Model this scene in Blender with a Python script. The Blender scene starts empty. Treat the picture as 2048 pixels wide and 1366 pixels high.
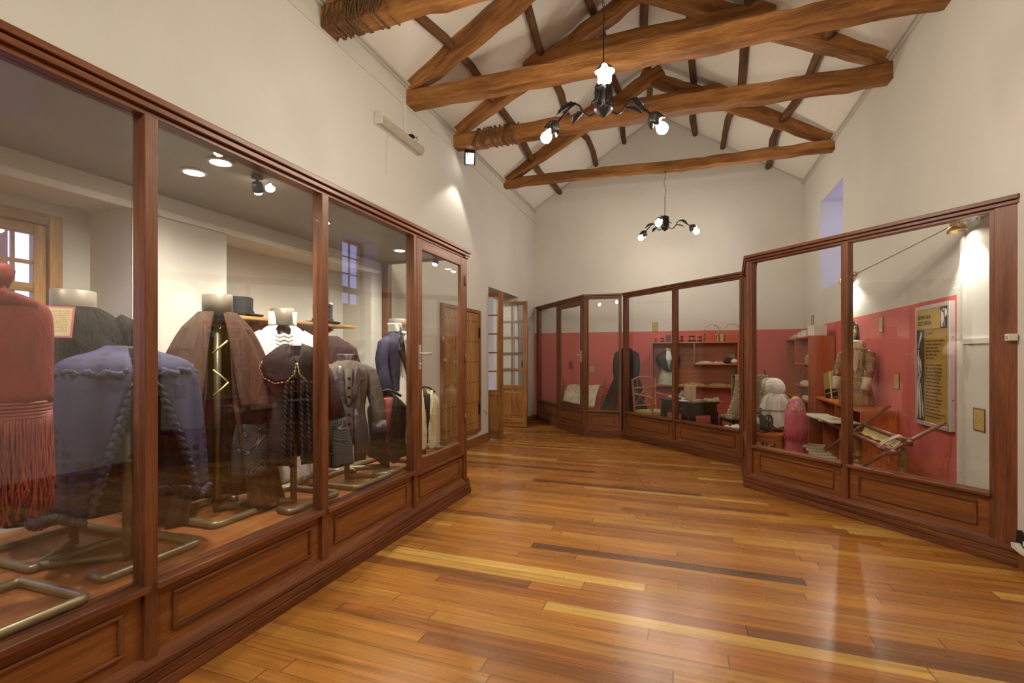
import bpy, bmesh, math, random
from mathutils import Vector, Matrix
random.seed(11)
sc = bpy.context.scene
COL = sc.collection
PI = math.pi
R = math.radians

# ------------------------------------------------------------------ camera, world, exposure
cam_d = bpy.data.cameras.new('camera'); cam = bpy.data.objects.new('camera', cam_d); COL.objects.link(cam)
cam_d.sensor_width = 36.0; cam_d.lens = 16.875; cam_d.shift_y = 29/2048; cam_d.clip_start = 0.02
cam.location = (0, 0, 1.35); cam.rotation_euler = (R(90), 0, math.atan(341/960))
sc.camera = cam
sc.view_settings.view_transform = 'Standard'; sc.view_settings.look = 'None'
sc.view_settings.gamma = 1; sc.view_settings.exposure = 0.86
sc.view_settings.use_curve_mapping = False
sc.cycles.max_bounces = 7; sc.cycles.diffuse_bounces = 4; sc.cycles.glossy_bounces = 3
sc.cycles.transmission_bounces = 3; sc.cycles.transparent_max_bounces = 24
sc.cycles.sample_clamp_indirect = 6.0; sc.cycles.caustics_reflective = False; sc.cycles.caustics_refractive = False
sc.cycles.use_denoising = True
wd = bpy.data.worlds.new('world'); sc.world = wd; wd.use_nodes = True
wd.node_tree.nodes['Background'].inputs[0].default_value = (0.44, 0.48, 1.0, 1)
wd.node_tree.nodes['Background'].inputs[1].default_value = 1.9
WARM = (1.0, 0.905, 0.75)
BULB = 370.0          # emission strength of a chandelier bulb
DOWN = 60.0           # emission strength of a recessed lamp
def lamp(name, kind, loc, power, color=WARM, size=0.05, rot=None, spot=None, blend=0.6, parent=None, aim=None):
    d = bpy.data.lights.new(name, kind); d.energy = power; d.color = color
    if kind == 'AREA': d.size = size
    else: d.shadow_soft_size = size
    if kind == 'SPOT': d.spot_size = R(spot); d.spot_blend = blend
    o = bpy.data.objects.new(name, d); COL.objects.link(o); o.location = loc
    if aim is not None:
        o.rotation_euler = (Vector(aim)-Vector(loc)).to_track_quat('-Z', 'Y').to_euler()
    return o

# ------------------------------------------------------------------ helpers
MW = {}
def thing(name, label, cat, loc=(0, 0, 0), rz=0.0, group=None, kind=None):
    o = bpy.data.objects.new(name, None); COL.objects.link(o)
    o.location = loc; o.rotation_euler = (0, 0, R(rz)); o.empty_display_size = 0.05
    MW[o.name] = Matrix.Translation(Vector(loc)) @ Matrix.Rotation(R(rz), 4, 'Z')
    tag(o, label, cat, group, kind)
    return o
def tag(o, label=None, cat=None, group=None, kind=None):
    if label: o['label'] = label
    if cat: o['category'] = cat
    if group: o['group'] = group
    if kind: o['kind'] = kind
    return o
def dup(root, loc, rz, label, group=None):
    r = root.copy(); COL.objects.link(r); r.location = loc; r.rotation_euler = (0, 0, R(rz))
    r['label'] = label
    if group: r['group'] = group
    for ch in list(root.children):
        c = ch.copy(); COL.objects.link(c); c.parent = r
        for g in list(ch.children):
            d = g.copy(); COL.objects.link(d); d.parent = c
    return r

class MB:
    """collects shapes; coordinates are those of the thing given (or the world)"""
    def __init__(s, t=None):
        s.bm = bmesh.new(); s.gl = s.bm.verts.layers.float_vector.new('gc')
        s.W = MW[t.name].copy() if t is not None else Matrix.Identity(4)
        s.M = Matrix.Identity(4)
    def add(s, vs, fs, gcs=None, smooth=False):
        T = s.W @ s.M
        off = Vector((random.uniform(0, 50), random.uniform(0, 50), random.uniform(0, 50)))
        bv = []
        for i, v in enumerate(vs):
            b = s.bm.verts.new(T @ Vector(v)); b[s.gl] = (Vector(gcs[i]) if gcs else Vector(v)) + off; bv.append(b)
        for f in fs:
            try:
                nf = s.bm.faces.new([bv[i] for i in f]); nf.smooth = smooth
            except ValueError: pass
        return s
    def box(s, x0, x1, y0, y1, z0, z1):
        if x0 > x1: x0, x1 = x1, x0
        if y0 > y1: y0, y1 = y1, y0
        if z0 > z1: z0, z1 = z1, z0
        vs = [(x, y, z) for z in (z0, z1) for y in (y0, y1) for x in (x0, x1)]
        sz = (x1-x0, y1-y0, z1-z0); ax = sz.index(max(sz)); o = [ax]+[k for k in range(3) if k != ax]
        fs = [(0, 2, 3, 1), (4, 5, 7, 6), (0, 1, 5, 4), (2, 6, 7, 3), (0, 4, 6, 2), (1, 3, 7, 5)]
        return s.add(vs, fs, [tuple(v[k] for k in o) for v in vs])
    def beam(s, p0, p1, w, h, n=1, wob=0.0, side=None, bend=0.0):
        """box section w (sideways) by h (upright) from p0 to p1, with hewn irregularity wob"""
        p0 = Vector(p0); p1 = Vector(p1); d = (p1-p0); L = d.length; d.normalize()
        up = Vector((0, 0, 1)) if abs(d.z) < 0.99 else Vector((0, 1, 0))
        sd = Vector(side).normalized() if side else d.cross(up).normalized()
        u2 = sd.cross(d).normalized()
        vs = []; g = []; ph = random.uniform(0, 9)
        for i in range(n+1):
            t = i/n; c = p0+d*L*t
            if wob and 0 < i < n: c = c+sd*random.uniform(-wob, wob)+u2*(random.uniform(-wob, wob)+wob*math.sin(ph+t*7))
            if bend: c = c+u2*bend*(math.sin(PI*t)*.4+math.sin(PI*2*t+.4)*.6)
            k = 1+(random.uniform(-wob, wob)*2 if wob else 0)
            for a, b in ((-1, -1), (1, -1), (1, 1), (-1, 1)):
                j = (random.uniform(-wob, wob)*.5 if wob else 0)
                vs.append(c+sd*(a*w*.5*k+j)+u2*(b*h*.5*k+j)); g.append((L*t, a*w*.5, b*h*.5))
        fs = [(3, 2, 1, 0), tuple(4*n+k for k in range(4))]
        for i in range(n):
            for k in range(4):
                fs.append((4*i+k, 4*i+(k+1) % 4, 4*i+4+(k+1) % 4, 4*i+4+k))
        return s.add(vs, fs, g)
    def tube(s, pts, r, n=8, closed=False):
        P = [Vector(p) for p in pts]; m = len(P)
        rs = list(r) if isinstance(r, (list, tuple)) else [r]*m
        vs = []; g = []; L = 0; nrm = None
        for i in range(m):
            if closed: t = P[(i+1) % m]-P[i-1]
            else: t = P[min(i+1, m-1)]-P[max(i-1, 0)]
            if t.length < 1e-9: t = Vector((0, 0, 1))
            t.normalize()
            if nrm is None:
                nrm = t.cross(Vector((0, 0, 1)) if abs(t.z) < .9 else Vector((1, 0, 0))).normalized()
            else:
                nrm = (nrm-t*nrm.dot(t))
                nrm = nrm.normalized() if nrm.length > 1e-6 else t.orthogonal().normalized()
            b = t.cross(nrm)
            k = 1.0
            if not closed and 0 < i < m-1:
                c = (P[i]-P[i-1]).normalized().dot((P[i+1]-P[i]).normalized())
                k = 1/max(.55, math.sqrt(max(0.01, (1+c)/2)))
            if i: L += (P[i]-P[i-1]).length
            for q in range(n):
                a = 2*PI*q/n
                vs.append(P[i]+nrm*math.cos(a)*rs[i]*(k if k > 1.05 else 1)+b*math.sin(a)*rs[i]); g.append((L, math.cos(a)*rs[i], math.sin(a)*rs[i]))
        fs = []
        for i in range(m if closed else m-1):
            for q in range(n):
                j = (i+1) % m
                fs.append((i*n+q, i*n+(q+1) % n, j*n+(q+1) % n, j*n+q))
        if not closed:
            fs.append(tuple(reversed(range(n)))); fs.append(tuple((m-1)*n+q for q in range(n)))
        return s.add(vs, fs, g, True)
    def lathe(s, prof, n=20, at=(0, 0, 0), sx=1.0, sy=1.0):
        vs = []; fs = []; g = []; m = len(prof)
        for r, z in prof:
            for q in range(n):
                a = 2*PI*q/n; vs.append((at[0]+r*sx*math.cos(a), at[1]+r*sy*math.sin(a), at[2]+z)); g.append((z, r*math.cos(a), r*math.sin(a)))
        for i in range(m-1):
            for q in range(n):
                fs.append((i*n+q, i*n+(q+1) % n, (i+1)*n+(q+1) % n, (i+1)*n+q))
        fs.append(tuple(reversed(range(n)))); fs.append(tuple((m-1)*n+q for q in range(n)))
        return s.add(vs, fs, g, True)
    def ball(s, c, rx, ry=None, rz=None, n=12):
        ry = ry or rx; rz = rz or rx
        return s.lathe([(max(.02, math.sin(PI*i/(n//2+2))) if 0 < i < n//2+2 else .02, -math.cos(PI*i/(n//2+2))*rz) for i in range(n//2+3)], n, c, rx, ry)
    def prism(s, pts, o, u, v, th, smooth=False):
        """flat outline pts (in u,v) of thickness th along u x v"""
        o = Vector(o); u = Vector(u).normalized(); v = Vector(v).normalized(); w = u.cross(v)
        n = len(pts)
        vs = [o+u*a+v*b for a, b in pts]+[o+u*a+v*b+w*th for a, b in pts]
        ex = max(abs(a) for a, b in pts)+max(abs(b) for a, b in pts)
        g = [(0, a, b) for a, b in pts]+[(th, a, b) for a, b in pts] if abs(th) > ex else [(a, b, 0) for a, b in pts]+[(a, b, th) for a, b in pts]
        fs = [tuple(reversed(range(n))), tuple(range(n, 2*n))]+[(i, (i+1) % n, n+(i+1) % n, n+i) for i in range(n)]
        return s.add(vs, fs, g, smooth)
    def grid(s, fn, nu, nv, smooth=True):
        vs = [fn(i/nu, j/nv) for j in range(nv+1) for i in range(nu+1)]
        g = [(i/nu, j/nv, 0) for j in range(nv+1) for i in range(nu+1)]
        fs = [(j*(nu+1)+i, j*(nu+1)+i+1, (j+1)*(nu+1)+i+1, (j+1)*(nu+1)+i) for j in range(nv) for i in range(nu)]
        return s.add(vs, fs, g, smooth)
    def loft(s, secs, n=48, rings=26, fold=(7, .002, .008), p=2.2, zmod=None, seed=0, cap=False):
        """cloth body: secs = (z, cx, cy, rx, ry, gap degrees open at the front); front is -y"""
        S = [tuple(q)+(0.0,)*(6-len(q)) for q in secs]; m = len(S)
        def at(t):
            x = t*(m-1); i = min(int(x), m-2); f = x-i
            a, b, c, d = S[max(i-1, 0)], S[i], S[i+1], S[min(i+2, m-1)]
            out = []
            for k in range(6):
                m1 = (c[k]-a[k])*.5; m2 = (d[k]-b[k])*.5
                h = (2*f**3-3*f**2+1)*b[k]+(f**3-2*f**2+f)*m1+(-2*f**3+3*f**2)*c[k]+(f**3-f**2)*m2
                out.append(max(min(b[k], c[k])-.02, min(max(b[k], c[k])+.02, h)))
            return out
        rnd = random.Random(seed+3); ph = [rnd.uniform(0, 6.28) for _ in range(6)]
        openf = any(q[5] > 0 for q in S)
        nn = n if openf else n-1
        vs = []; g = []
        for j in range(rings+1):
            t = j/rings; z, cx, cy, rx, ry, gap = at(t)
            gp = R(max(0.0, gap))*.5
            amp = fold[1]+(fold[2]-fold[1])*(1-t)
            for i in range(nn+1):
                f = i/n if not openf else i/nn
                a = gp+(2*PI-2*gp)*f
                ca, sa = math.cos(a), math.sin(a)
                rr = 1/((abs(ca)**p+abs(sa)**p)**(1/p)) if p != 2 else 1
                k = fold[0]
                dr = amp*(math.sin(k*a+ph[0]+t*1.5)+.6*math.sin((k*1.7//1)*a+ph[1]-t*2)+.5*math.sin((k+3)*a+ph[2]+t*4))
                zz = z+(zmod(a, t) if zmod else 0)
                x = cx+(rx*rr+dr)*sa; y = cy-(ry*rr+dr)*ca
                vs.append((x, y, zz)); g.append((zz, a*.25, 0))
        fs = []; w = nn+1
        for j in range(rings):
            for i in range(w if not openf else w-1):
                i2 = (i+1) % w
                fs.append((j*w+i, j*w+i2, (j+1)*w+i2, (j+1)*w+i))
        if cap:
            fs.append(tuple(reversed(range(w)))); fs.append(tuple(rings*w+i for i in range(w)))
        return s.add(vs, fs, g, True)
    def build(s, name, mat, parent=None, bevel=0, solid=0, sub=0, kind=None):
        bmesh.ops.recalc_face_normals(s.bm, faces=s.bm.faces)
        me = bpy.data.meshes.new(name)
        if parent is not None:
            s.bm.transform(MW[parent.name].inverted())
        s.bm.to_mesh(me); s.bm.free()
        me.materials.append(mat)
        o = bpy.data.objects.new(name, me); COL.objects.link(o)
        if parent is not None:
            o.parent = parent; MW[o.name] = MW[parent.name].copy()
        else: MW[o.name] = Matrix.Identity(4)
        if bevel:
            b = o.modifiers.new('bevel', 'BEVEL'); b.width = bevel; b.segments = 2; b.limit_method = 'ANGLE'; b.angle_limit = R(40)
        if solid:
            b = o.modifiers.new('solid', 'SOLIDIFY'); b.thickness = solid; b.offset = -1
        if sub:
            b = o.modifiers.new('sub', 'SUBSURF'); b.levels = sub; b.render_levels = sub
        if kind: o['kind'] = kind
        return o
def rounded(pts, r, n=5):
    # polyline with every inner corner turned on a small arc
    P = [Vector(p) for p in pts]; out = [P[0]]
    for a, b, c in zip(P, P[1:], P[2:]):
        u = (a-b); v = (c-b); k = min(r, u.length*.45, v.length*.45); u = u.normalized()*k; v = v.normalized()*k
        for i in range(n+1):
            t = i/n; out.append(b+u*(1-t)**2+v*t*t)
    return out+[P[-1]]
def struct(mb, name, mat, **k):
    o = mb.build(name, mat, **k); o['kind'] = 'structure'; return o

# ------------------------------------------------------------------ materials
def newmat(name):
    m = bpy.data.materials.new(name); m.use_nodes = True; nt = m.node_tree
    return m, nt, nt.nodes['Principled BSDF']
def nd(nt, typ, **k):
    n = nt.nodes.new(typ)
    for a, v in k.items():
        if a.startswith('i_'):
            key = a[2:]; key = int(key) if key.isdigit() else key
            if isinstance(v, bpy.types.NodeSocket): nt.links.new(v, n.inputs[key])
            else: n.inputs[key].default_value = v
        else: setattr(n, a, v)
    return n
def mth(nt, op, a, b=None, c=None):
    n = nt.nodes.new('ShaderNodeMath'); n.operation = op
    for i, v in enumerate((a, b, c)):
        if v is None: continue
        if isinstance(v, bpy.types.NodeSocket): nt.links.new(v, n.inputs[i])
        else: n.inputs[i].default_value = v
    return n.outputs[0]
def ramp(nt, fac, stops, mode='LINEAR'):
    n = nt.nodes.new('ShaderNodeValToRGB'); n.color_ramp.interpolation = mode
    e = n.color_ramp.elements
    while len(e) < len(stops): e.new(0.5)
    for i, (p, c) in enumerate(stops): e[i].position = p; e[i].color = tuple(c)+(1,)
    nt.links.new(fac, n.inputs[0]); return n.outputs[0]
def mixc(nt, fac, a, b, mode='MIX'):
    n = nt.nodes.new('ShaderNodeMix'); n.data_type = 'RGBA'; n.blend_type = mode
    for k, v in ((0, fac), (6, a), (7, b)):
        if isinstance(v, bpy.types.NodeSocket): nt.links.new(v, n.inputs[k])
        else: n.inputs[k].default_value = (tuple(v)+(1,) if k and len(v) == 3 else v)
    return n.outputs[2]
def gcoord(nt, scale):
    a = nt.nodes.new('ShaderNodeAttribute'); a.attribute_name = 'gc'
    m = nt.nodes.new('ShaderNodeMapping'); m.inputs['Scale'].default_value = scale
    nt.links.new(a.outputs['Vector'], m.inputs['Vector']); return m.outputs[0]
def wood(name, dark, mid, light, rough=0.35, grain=1.0, spec=0.5, bump=0.15, k=1.6):
    dark, mid, light = [[min(.8, q*k) for q in c] for c in (dark, mid, light)]
    m, nt, b = newmat(name)
    v = gcoord(nt, (1.3, 16*grain, 16*grain))
    n1 = nd(nt, 'ShaderNodeTexNoise', i_Vector=v, i_Scale=1.0, i_Detail=4.0, i_Roughness=.6, i_Distortion=.4)
    c = ramp(nt, n1.outputs[0], [(.28, dark), (.5, mid), (.74, light)])
    v2 = gcoord(nt, (9, 190*grain, 190*grain))
    n2 = nd(nt, 'ShaderNodeTexNoise', i_Vector=v2, i_Scale=1.0, i_Detail=2.0)
    f = ramp(nt, n2.outputs[0], [(.35, (.62, .62, .62)), (.62, (1, 1, 1))])
    c = mixc(nt, .7, c, f, 'MULTIPLY')
    nt.links.new(c, b.inputs['Base Color']); b.inputs['Roughness'].default_value = rough
    b.inputs['Specular IOR Level'].default_value = spec
    bp = nd(nt, 'ShaderNodeBump', i_Strength=bump, i_Distance=.003 if bump < .9 else .009, i_Height=n2.outputs[0])
    nt.links.new(bp.outputs[0], b.inputs['Normal'])
    return m
def plain(name, col, rough=.5, metal=0.0, spec=.5, noise=0.0, nscale=30, bump=0.0, sheen=0.0):
    m, nt, b = newmat(name)
    b.inputs['Base Color'].default_value = tuple(col)+(1,); b.inputs['Roughness'].default_value = rough
    b.inputs['Metallic'].default_value = metal; b.inputs['Specular IOR Level'].default_value = spec
    if sheen: b.inputs['Sheen Weight'].default_value = sheen
    if noise or bump:
        tc = nt.nodes.new('ShaderNodeTexCoord')
        n1 = nd(nt, 'ShaderNodeTexNoise', i_Vector=tc.outputs['Object'], i_Scale=nscale, i_Detail=4.0)
        if noise:
            c = ramp(nt, n1.outputs[0], [(.3, [q*(1-noise) for q in col]), (.7, [min(1, q*(1+noise)) for q in col])])
            nt.links.new(c, b.inputs['Base Color'])
        if bump:
            bp = nd(nt, 'ShaderNodeBump', i_Strength=bump, i_Distance=.01, i_Height=n1.outputs[0])
            nt.links.new(bp.outputs[0], b.inputs['Normal'])
    return m
def cloth(name, col, rough=.85, noise=.25, weave=900, bump=.35, sheen=.0, spec=.25):
    m, nt, b = newmat(name)
    tc = nt.nodes.new('ShaderNodeTexCoord')
    mp = nd(nt, 'ShaderNodeMapping', i_Vector=tc.outputs['Object'], i_Scale=(1, 1, .38))
    n1 = nd(nt, 'ShaderNodeTexNoise', i_Vector=mp.outputs[0], i_Scale=17.0, i_Detail=5.0, i_Roughness=.62, i_Distortion=.7)
    n2 = nd(nt, 'ShaderNodeTexNoise', i_Vector=tc.outputs['Object'], i_Scale=weave/4, i_Detail=1.0)
    c = ramp(nt, n1.outputs[0], [(.3, [q*(1-noise) for q in col]), (.7, [min(1, q*(1+noise)) for q in col])])
    nt.links.new(c, b.inputs['Base Color']); b.inputs['Roughness'].default_value = rough
    b.inputs['Specular IOR Level'].default_value = spec; b.inputs['Sheen Weight'].default_value = sheen
    h = mth(nt, 'ADD', mth(nt, 'MULTIPLY', n1.outputs[0], 2.2), mth(nt, 'MULTIPLY', n2.outputs[0], .06))
    bp = nd(nt, 'ShaderNodeBump', i_Strength=bump, i_Distance=.02, i_Height=h)
    nt.links.new(bp.outputs[0], b.inputs['Normal'])
    return m
def emit(name, col, strength):
    m, nt, b = newmat(name)
    b.inputs['Base Color'].default_value = tuple(col)+(1,)
    b.inputs['Emission Color'].default_value = tuple(col)+(1,); b.inputs['Emission Strength'].default_value = strength
    return m
def glass_mat(name, tint=(1, 1, 1), f0=.04, rough=0.0):
    m, nt, b = newmat(name); nt.nodes.remove(b); out = nt.nodes['Material Output']
    lw = nd(nt, 'ShaderNodeLayerWeight', i_Blend=.5)
    f = mth(nt, 'ADD', f0, mth(nt, 'MULTIPLY', 1-f0, mth(nt, 'POWER', lw.outputs['Facing'], 5.0)))
    t = nd(nt, 'ShaderNodeBsdfTransparent', i_Color=tuple(tint)+(1,)); g = nd(nt, 'ShaderNodeBsdfGlossy', i_Roughness=rough)
    mx = nt.nodes.new('ShaderNodeMixShader'); nt.links.new(f, mx.inputs[0]); nt.links.new(t.outputs[0], mx.inputs[1]); nt.links.new(g.outputs[0], mx.inputs[2])
    nt.links.new(mx.outputs[0], out.inputs[0]); return m

def wall_mat(name, red=None, k=1.0):
    """off-white limewash; red = (axis, test) paints the lower wall crimson up to 1.83 m"""
    m, nt, b = newmat(name)
    g = nt.nodes.new('ShaderNodeNewGeometry'); sp = nt.nodes.new('ShaderNodeSeparateXYZ'); nt.links.new(g.outputs['Position'], sp.inputs[0])
    n1 = nd(nt, 'ShaderNodeTexNoise', i_Vector=g.outputs['Position'], i_Scale=1.1, i_Detail=5.0)
    n2 = nd(nt, 'ShaderNodeTexNoise', i_Vector=g.outputs['Position'], i_Scale=35.0, i_Detail=3.0)
    c = ramp(nt, n1.outputs[0], [(.3, (.575*k, .545*k, .485*k)), (.7, (.625*k, .595*k, .53*k))])
    if red:
        low = mth(nt, 'LESS_THAN', sp.outputs[2], 1.83)
        if red == 'right': low = mth(nt, 'MULTIPLY', low, mth(nt, 'GREATER_THAN', sp.outputs[1], 4.70))
        rc = ramp(nt, n1.outputs[0], [(.3, (.53, .115, .095)), (.7, (.59, .135, .11))])
        c = mixc(nt, low, c, rc)
    nt.links.new(c, b.inputs['Base Color']); b.inputs['Roughness'].default_value = .72
    b.inputs['Specular IOR Level'].default_value = .25
    bp = nd(nt, 'ShaderNodeBump', i_Strength=.12, i_Distance=.01, i_Height=mth(nt, 'ADD', n1.outputs[0], mth(nt, 'MULTIPLY', n2.outputs[0], .15)))
    nt.links.new(bp.outputs[0], b.inputs['Normal']); return m
def floor_mat():
    m, nt, b = newmat('plank_floor')
    g = nt.nodes.new('ShaderNodeNewGeometry'); sp = nt.nodes.new('ShaderNodeSeparateXYZ'); nt.links.new(g.outputs['Position'], sp.inputs[0])
    wob = nd(nt, 'ShaderNodeTexNoise', i_Vector=g.outputs['Position'], i_Scale=.4)
    W, L = .096, 1.7
    yy = mth(nt, 'DIVIDE', mth(nt, 'ADD', sp.outputs[1], 20.0), W); row = mth(nt, 'FLOOR', yy); fy = mth(nt, 'FRACT', yy)
    wn = nd(nt, 'ShaderNodeTexWhiteNoise', noise_dimensions='1D'); nt.links.new(row, wn.inputs['W'])
    xx = mth(nt, 'ADD', mth(nt, 'DIVIDE', mth(nt, 'ADD', sp.outputs[0], 20.0), L), mth(nt, 'MULTIPLY', wn.outputs[0], 7.3)); col = mth(nt, 'FLOOR', xx); fx = mth(nt, 'FRACT', xx)
    cb = nt.nodes.new('ShaderNodeCombineXYZ'); nt.links.new(row, cb.inputs[0]); nt.links.new(col, cb.inputs[1])
    w2 = nd(nt, 'ShaderNodeTexWhiteNoise', noise_dimensions='3D'); nt.links.new(cb.outputs[0], w2.inputs['Vector'])
    tone = ramp(nt, w2.outputs[0], [(0, (.12, .046, .017)), (.06, (.24, .086, .024)), (.28, (.36, .140, .030)), (.5, (.31, .105, .024)), (.66, (.40, .165, .036)), (.80, (.27, .090, .023)), (.90, (.42, .19, .045)), (.985, (.50, .28, .08))])
    cs = nt.nodes.new('ShaderNodeCombineXYZ')
    nt.links.new(mth(nt, 'ADD', mth(nt, 'MULTIPLY', sp.outputs[0], 1.1), mth(nt, 'MULTIPLY', w2.outputs[0], 40.0)), cs.inputs[0])
    nt.links.new(mth(nt, 'MULTIPLY', sp.outputs[1], 26.0), cs.inputs[1])
    n1 = nd(nt, 'ShaderNodeTexNoise', i_Vector=cs.outputs[0], i_Scale=1.0, i_Detail=5.0, i_Roughness=.65, i_Distortion=.6)
    gr = ramp(nt, n1.outputs[0], [(.24, (.42, .38, .35)), (.48, (.95, .95, .94)), (.74, (1.4, 1.38, 1.28))])
    c = mixc(nt, 1.0, mixc(nt, 1.0, tone, gr, 'MULTIPLY'), (1.0, 1.07, .92), 'MULTIPLY')
    gy = mth(nt, 'MINIMUM', fy, mth(nt, 'SUBTRACT', 1.0, fy)); gx = mth(nt, 'MINIMUM', fx, mth(nt, 'SUBTRACT', 1.0, fx))
    gap = mth(nt, 'MAXIMUM', mth(nt, 'LESS_THAN', gy, .013), mth(nt, 'LESS_THAN', gx, .0014))
    c = mixc(nt, mth(nt, 'MULTIPLY', gap, .75), c, (.02, .009, .005))
    nt.links.new(c, b.inputs['Base Color'])
    n3 = nd(nt, 'ShaderNodeTexNoise', i_Vector=g.outputs['Position'], i_Scale=3.0, i_Detail=4.0)
    rr = nd(nt, 'ShaderNodeMapRange', i_Value=n3.outputs[0]); rr.inputs[3].default_value = .20; rr.inputs[4].default_value = .34
    nt.links.new(rr.outputs[0], b.inputs['Roughness']); b.inputs['Specular IOR Level'].default_value = .5
    h = mth(nt, 'ADD', mth(nt, 'MULTIPLY', n1.outputs[0], .25), mth(nt, 'ADD', mth(nt, 'MULTIPLY', gap, -.5), mth(nt, 'MULTIPLY', w2.outputs[0], .15)))
    bp = nd(nt, 'ShaderNodeBump', i_Strength=.10, i_Distance=.01, i_Height=h); nt.links.new(bp.outputs[0], b.inputs['Normal'])
    return m
def label_mat(name, paper=(.50, .36, .10), border=(.22, .07, .06), lines=14):
    """old paper with a border and rows of ink; uses the label's own u,v,w coordinates 0..1"""
    m, nt, b = newmat(name)
    a = nt.nodes.new('ShaderNodeAttribute'); a.attribute_name = 'uvw'; sp = nt.nodes.new('ShaderNodeSeparateXYZ'); nt.links.new(a.outputs['Vector'], sp.inputs[0])
    u, v = sp.outputs[0], sp.outputs[1]
    e = mth(nt, 'MINIMUM', mth(nt, 'MINIMUM', u, mth(nt, 'SUBTRACT', 1.0, u)), mth(nt, 'MINIMUM', v, mth(nt, 'SUBTRACT', 1.0, v)))
    inn = mth(nt, 'GREATER_THAN', e, .06)
    txt = mth(nt, 'MULTIPLY', mth(nt, 'GREATER_THAN', e, .15), mth(nt, 'LESS_THAN', mth(nt, 'FRACT', mth(nt, 'MULTIPLY', v, float(lines))), .38))
    w = nd(nt, 'ShaderNodeTexNoise', i_Vector=a.outputs['Vector'], i_Scale=24.0)
    txt = mth(nt, 'MULTIPLY', txt, mth(nt, 'GREATER_THAN', w.outputs[0], .47))
    c = mixc(nt, inn, border, paper); c = mixc(nt, mth(nt, 'MULTIPLY', txt, .6), c, (.10, .06, .02))
    nt.links.new(c, b.inputs['Base Color']); b.inputs['Roughness'].default_value = .7
    return m

M = {}
M['wall'] = wall_mat('white_limewash'); M['ceil'] = wall_mat('ceiling_whitewash', k=1.28); M['wall_b'] = wall_mat('limewash_over_red', 'back'); M['wall_r'] = wall_mat('limewash_and_red', 'right')
M['floor'] = floor_mat()
M['mahog'] = wood('mahogany', (.066, .021, .008), (.135, .046, .017), (.205, .078, .030), .38, spec=.35, k=1.3)
M['mahog_p'] = wood('mahogany_panel', (.085, .028, .007), (.150, .052, .013), (.195, .080, .020), .40, 1.6, spec=.35, k=1.6)
M['deck'] = wood('deck_board', (.15, .050, .016), (.235, .084, .028), (.30, .115, .040), .38)
M['beam'] = wood('hewn_timber', (.070, .024, .007), (.20, .082, .020), (.34, .165, .048), .62, .55, .3, 1.0)
M['purlin'] = wood('dark_pole', (.035, .015, .006), (.10, .044, .016), (.17, .080, .028), .7, .6, .3, .9, k=1.4)
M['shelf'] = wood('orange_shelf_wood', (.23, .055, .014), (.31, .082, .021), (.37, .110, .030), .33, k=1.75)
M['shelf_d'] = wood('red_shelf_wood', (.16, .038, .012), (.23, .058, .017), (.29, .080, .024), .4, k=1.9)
M['door'] = wood('amber_door_wood', (.11, .040, .008), (.26, .110, .022), (.39, .19, .045), .38, .8, k=1.15)
M['board'] = wood('shutter_wood', (.17, .072, .018), (.32, .155, .040), (.43, .23, .07), .5, .8, k=1.25)
M['ebony'] = wood('black_desk_wood', (.008, .005, .004), (.018, .011, .008), (.035, .02, .014), .3, k=1.0)
M['bamboo'] = wood('bamboo_cane', (.20, .055, .012), (.42, .15, .03), (.52, .20, .045), .3, .7, k=1.25)
M['brownw'] = wood('turned_brown_wood', (.07, .026, .012), (.14, .055, .026), (.21, .09, .042), .4)
M['legw'] = wood('turned_leg_wood', (.075, .033, .010), (.16, .075, .022), (.26, .13, .04), .35)
M['base'] = wood('baseboard_wood', (.085, .034, .010), (.16, .066, .020), (.23, .10, .034), .4)
M['mahog_d'] = wood('mahogany_plinth', (.066, .021, .008), (.135, .046, .017), (.205, .078, .030), .55, spec=.18, k=1.25)
M['glass_r'] = glass_mat('partition_glass', (.985, .99, .985), .045)
M['glass'] = glass_mat('cabinet_glass', (.985, .99, .985), .082)
M['pane'] = glass_mat('door_glass', (.96, .97, .97), .05)
M['tube'] = plain('olive_bronze_tube', (.23, .20, .125), .36, .55, .5, .15, 9)
M['neck'] = plain('neck_block', (.23, .195, .15), .42, .15, .5, .1, 20)
M['iron'] = plain('wrought_iron', (.028, .024, .022), .42, .7, .5, .3, 60, .3)
M['blackiron'] = plain('cast_iron', (.022, .020, .020), .5, .5, .4, .3, 40, .2)
M['chrome'] = plain('chrome', (.80, .76, .72), .34, .75)
M['brass'] = plain('brass', (.60, .42, .15), .24, 1.0)
M['gold'] = plain('gold_trim', (.66, .50, .22), .4, .35)
M['rope'] = plain('hide_rope', (.13, .068, .020), .6, 0, .5, .4, 30, .3)
M['ceilpan'] = plain('grey_brown_panel', (.20, .165, .13), .42, 0, .5, .12, 2.5)
M['white'] = plain('white_plastic', (.70, .67, .60), .5)
M['wtrim'] = plain('white_moulding', (.58, .55, .485), .6)
M['tubelens'] = plain('ribbed_diffuser', (.42, .37, .29), .35, 0, .5, .1, 8)
M['aluminium'] = plain('aluminium', (.62, .58, .55), .42, .55)
M['blackp'] = plain('black_plastic', (.015, .014, .014), .45)
M['bulb'] = emit('lit_bulb', WARM, BULB); M['down'] = emit('lit_lens', (1, .93, .80), DOWN)
M['flood'] = emit('flood_face', (.93, 1.0, .86), 6.0)

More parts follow.
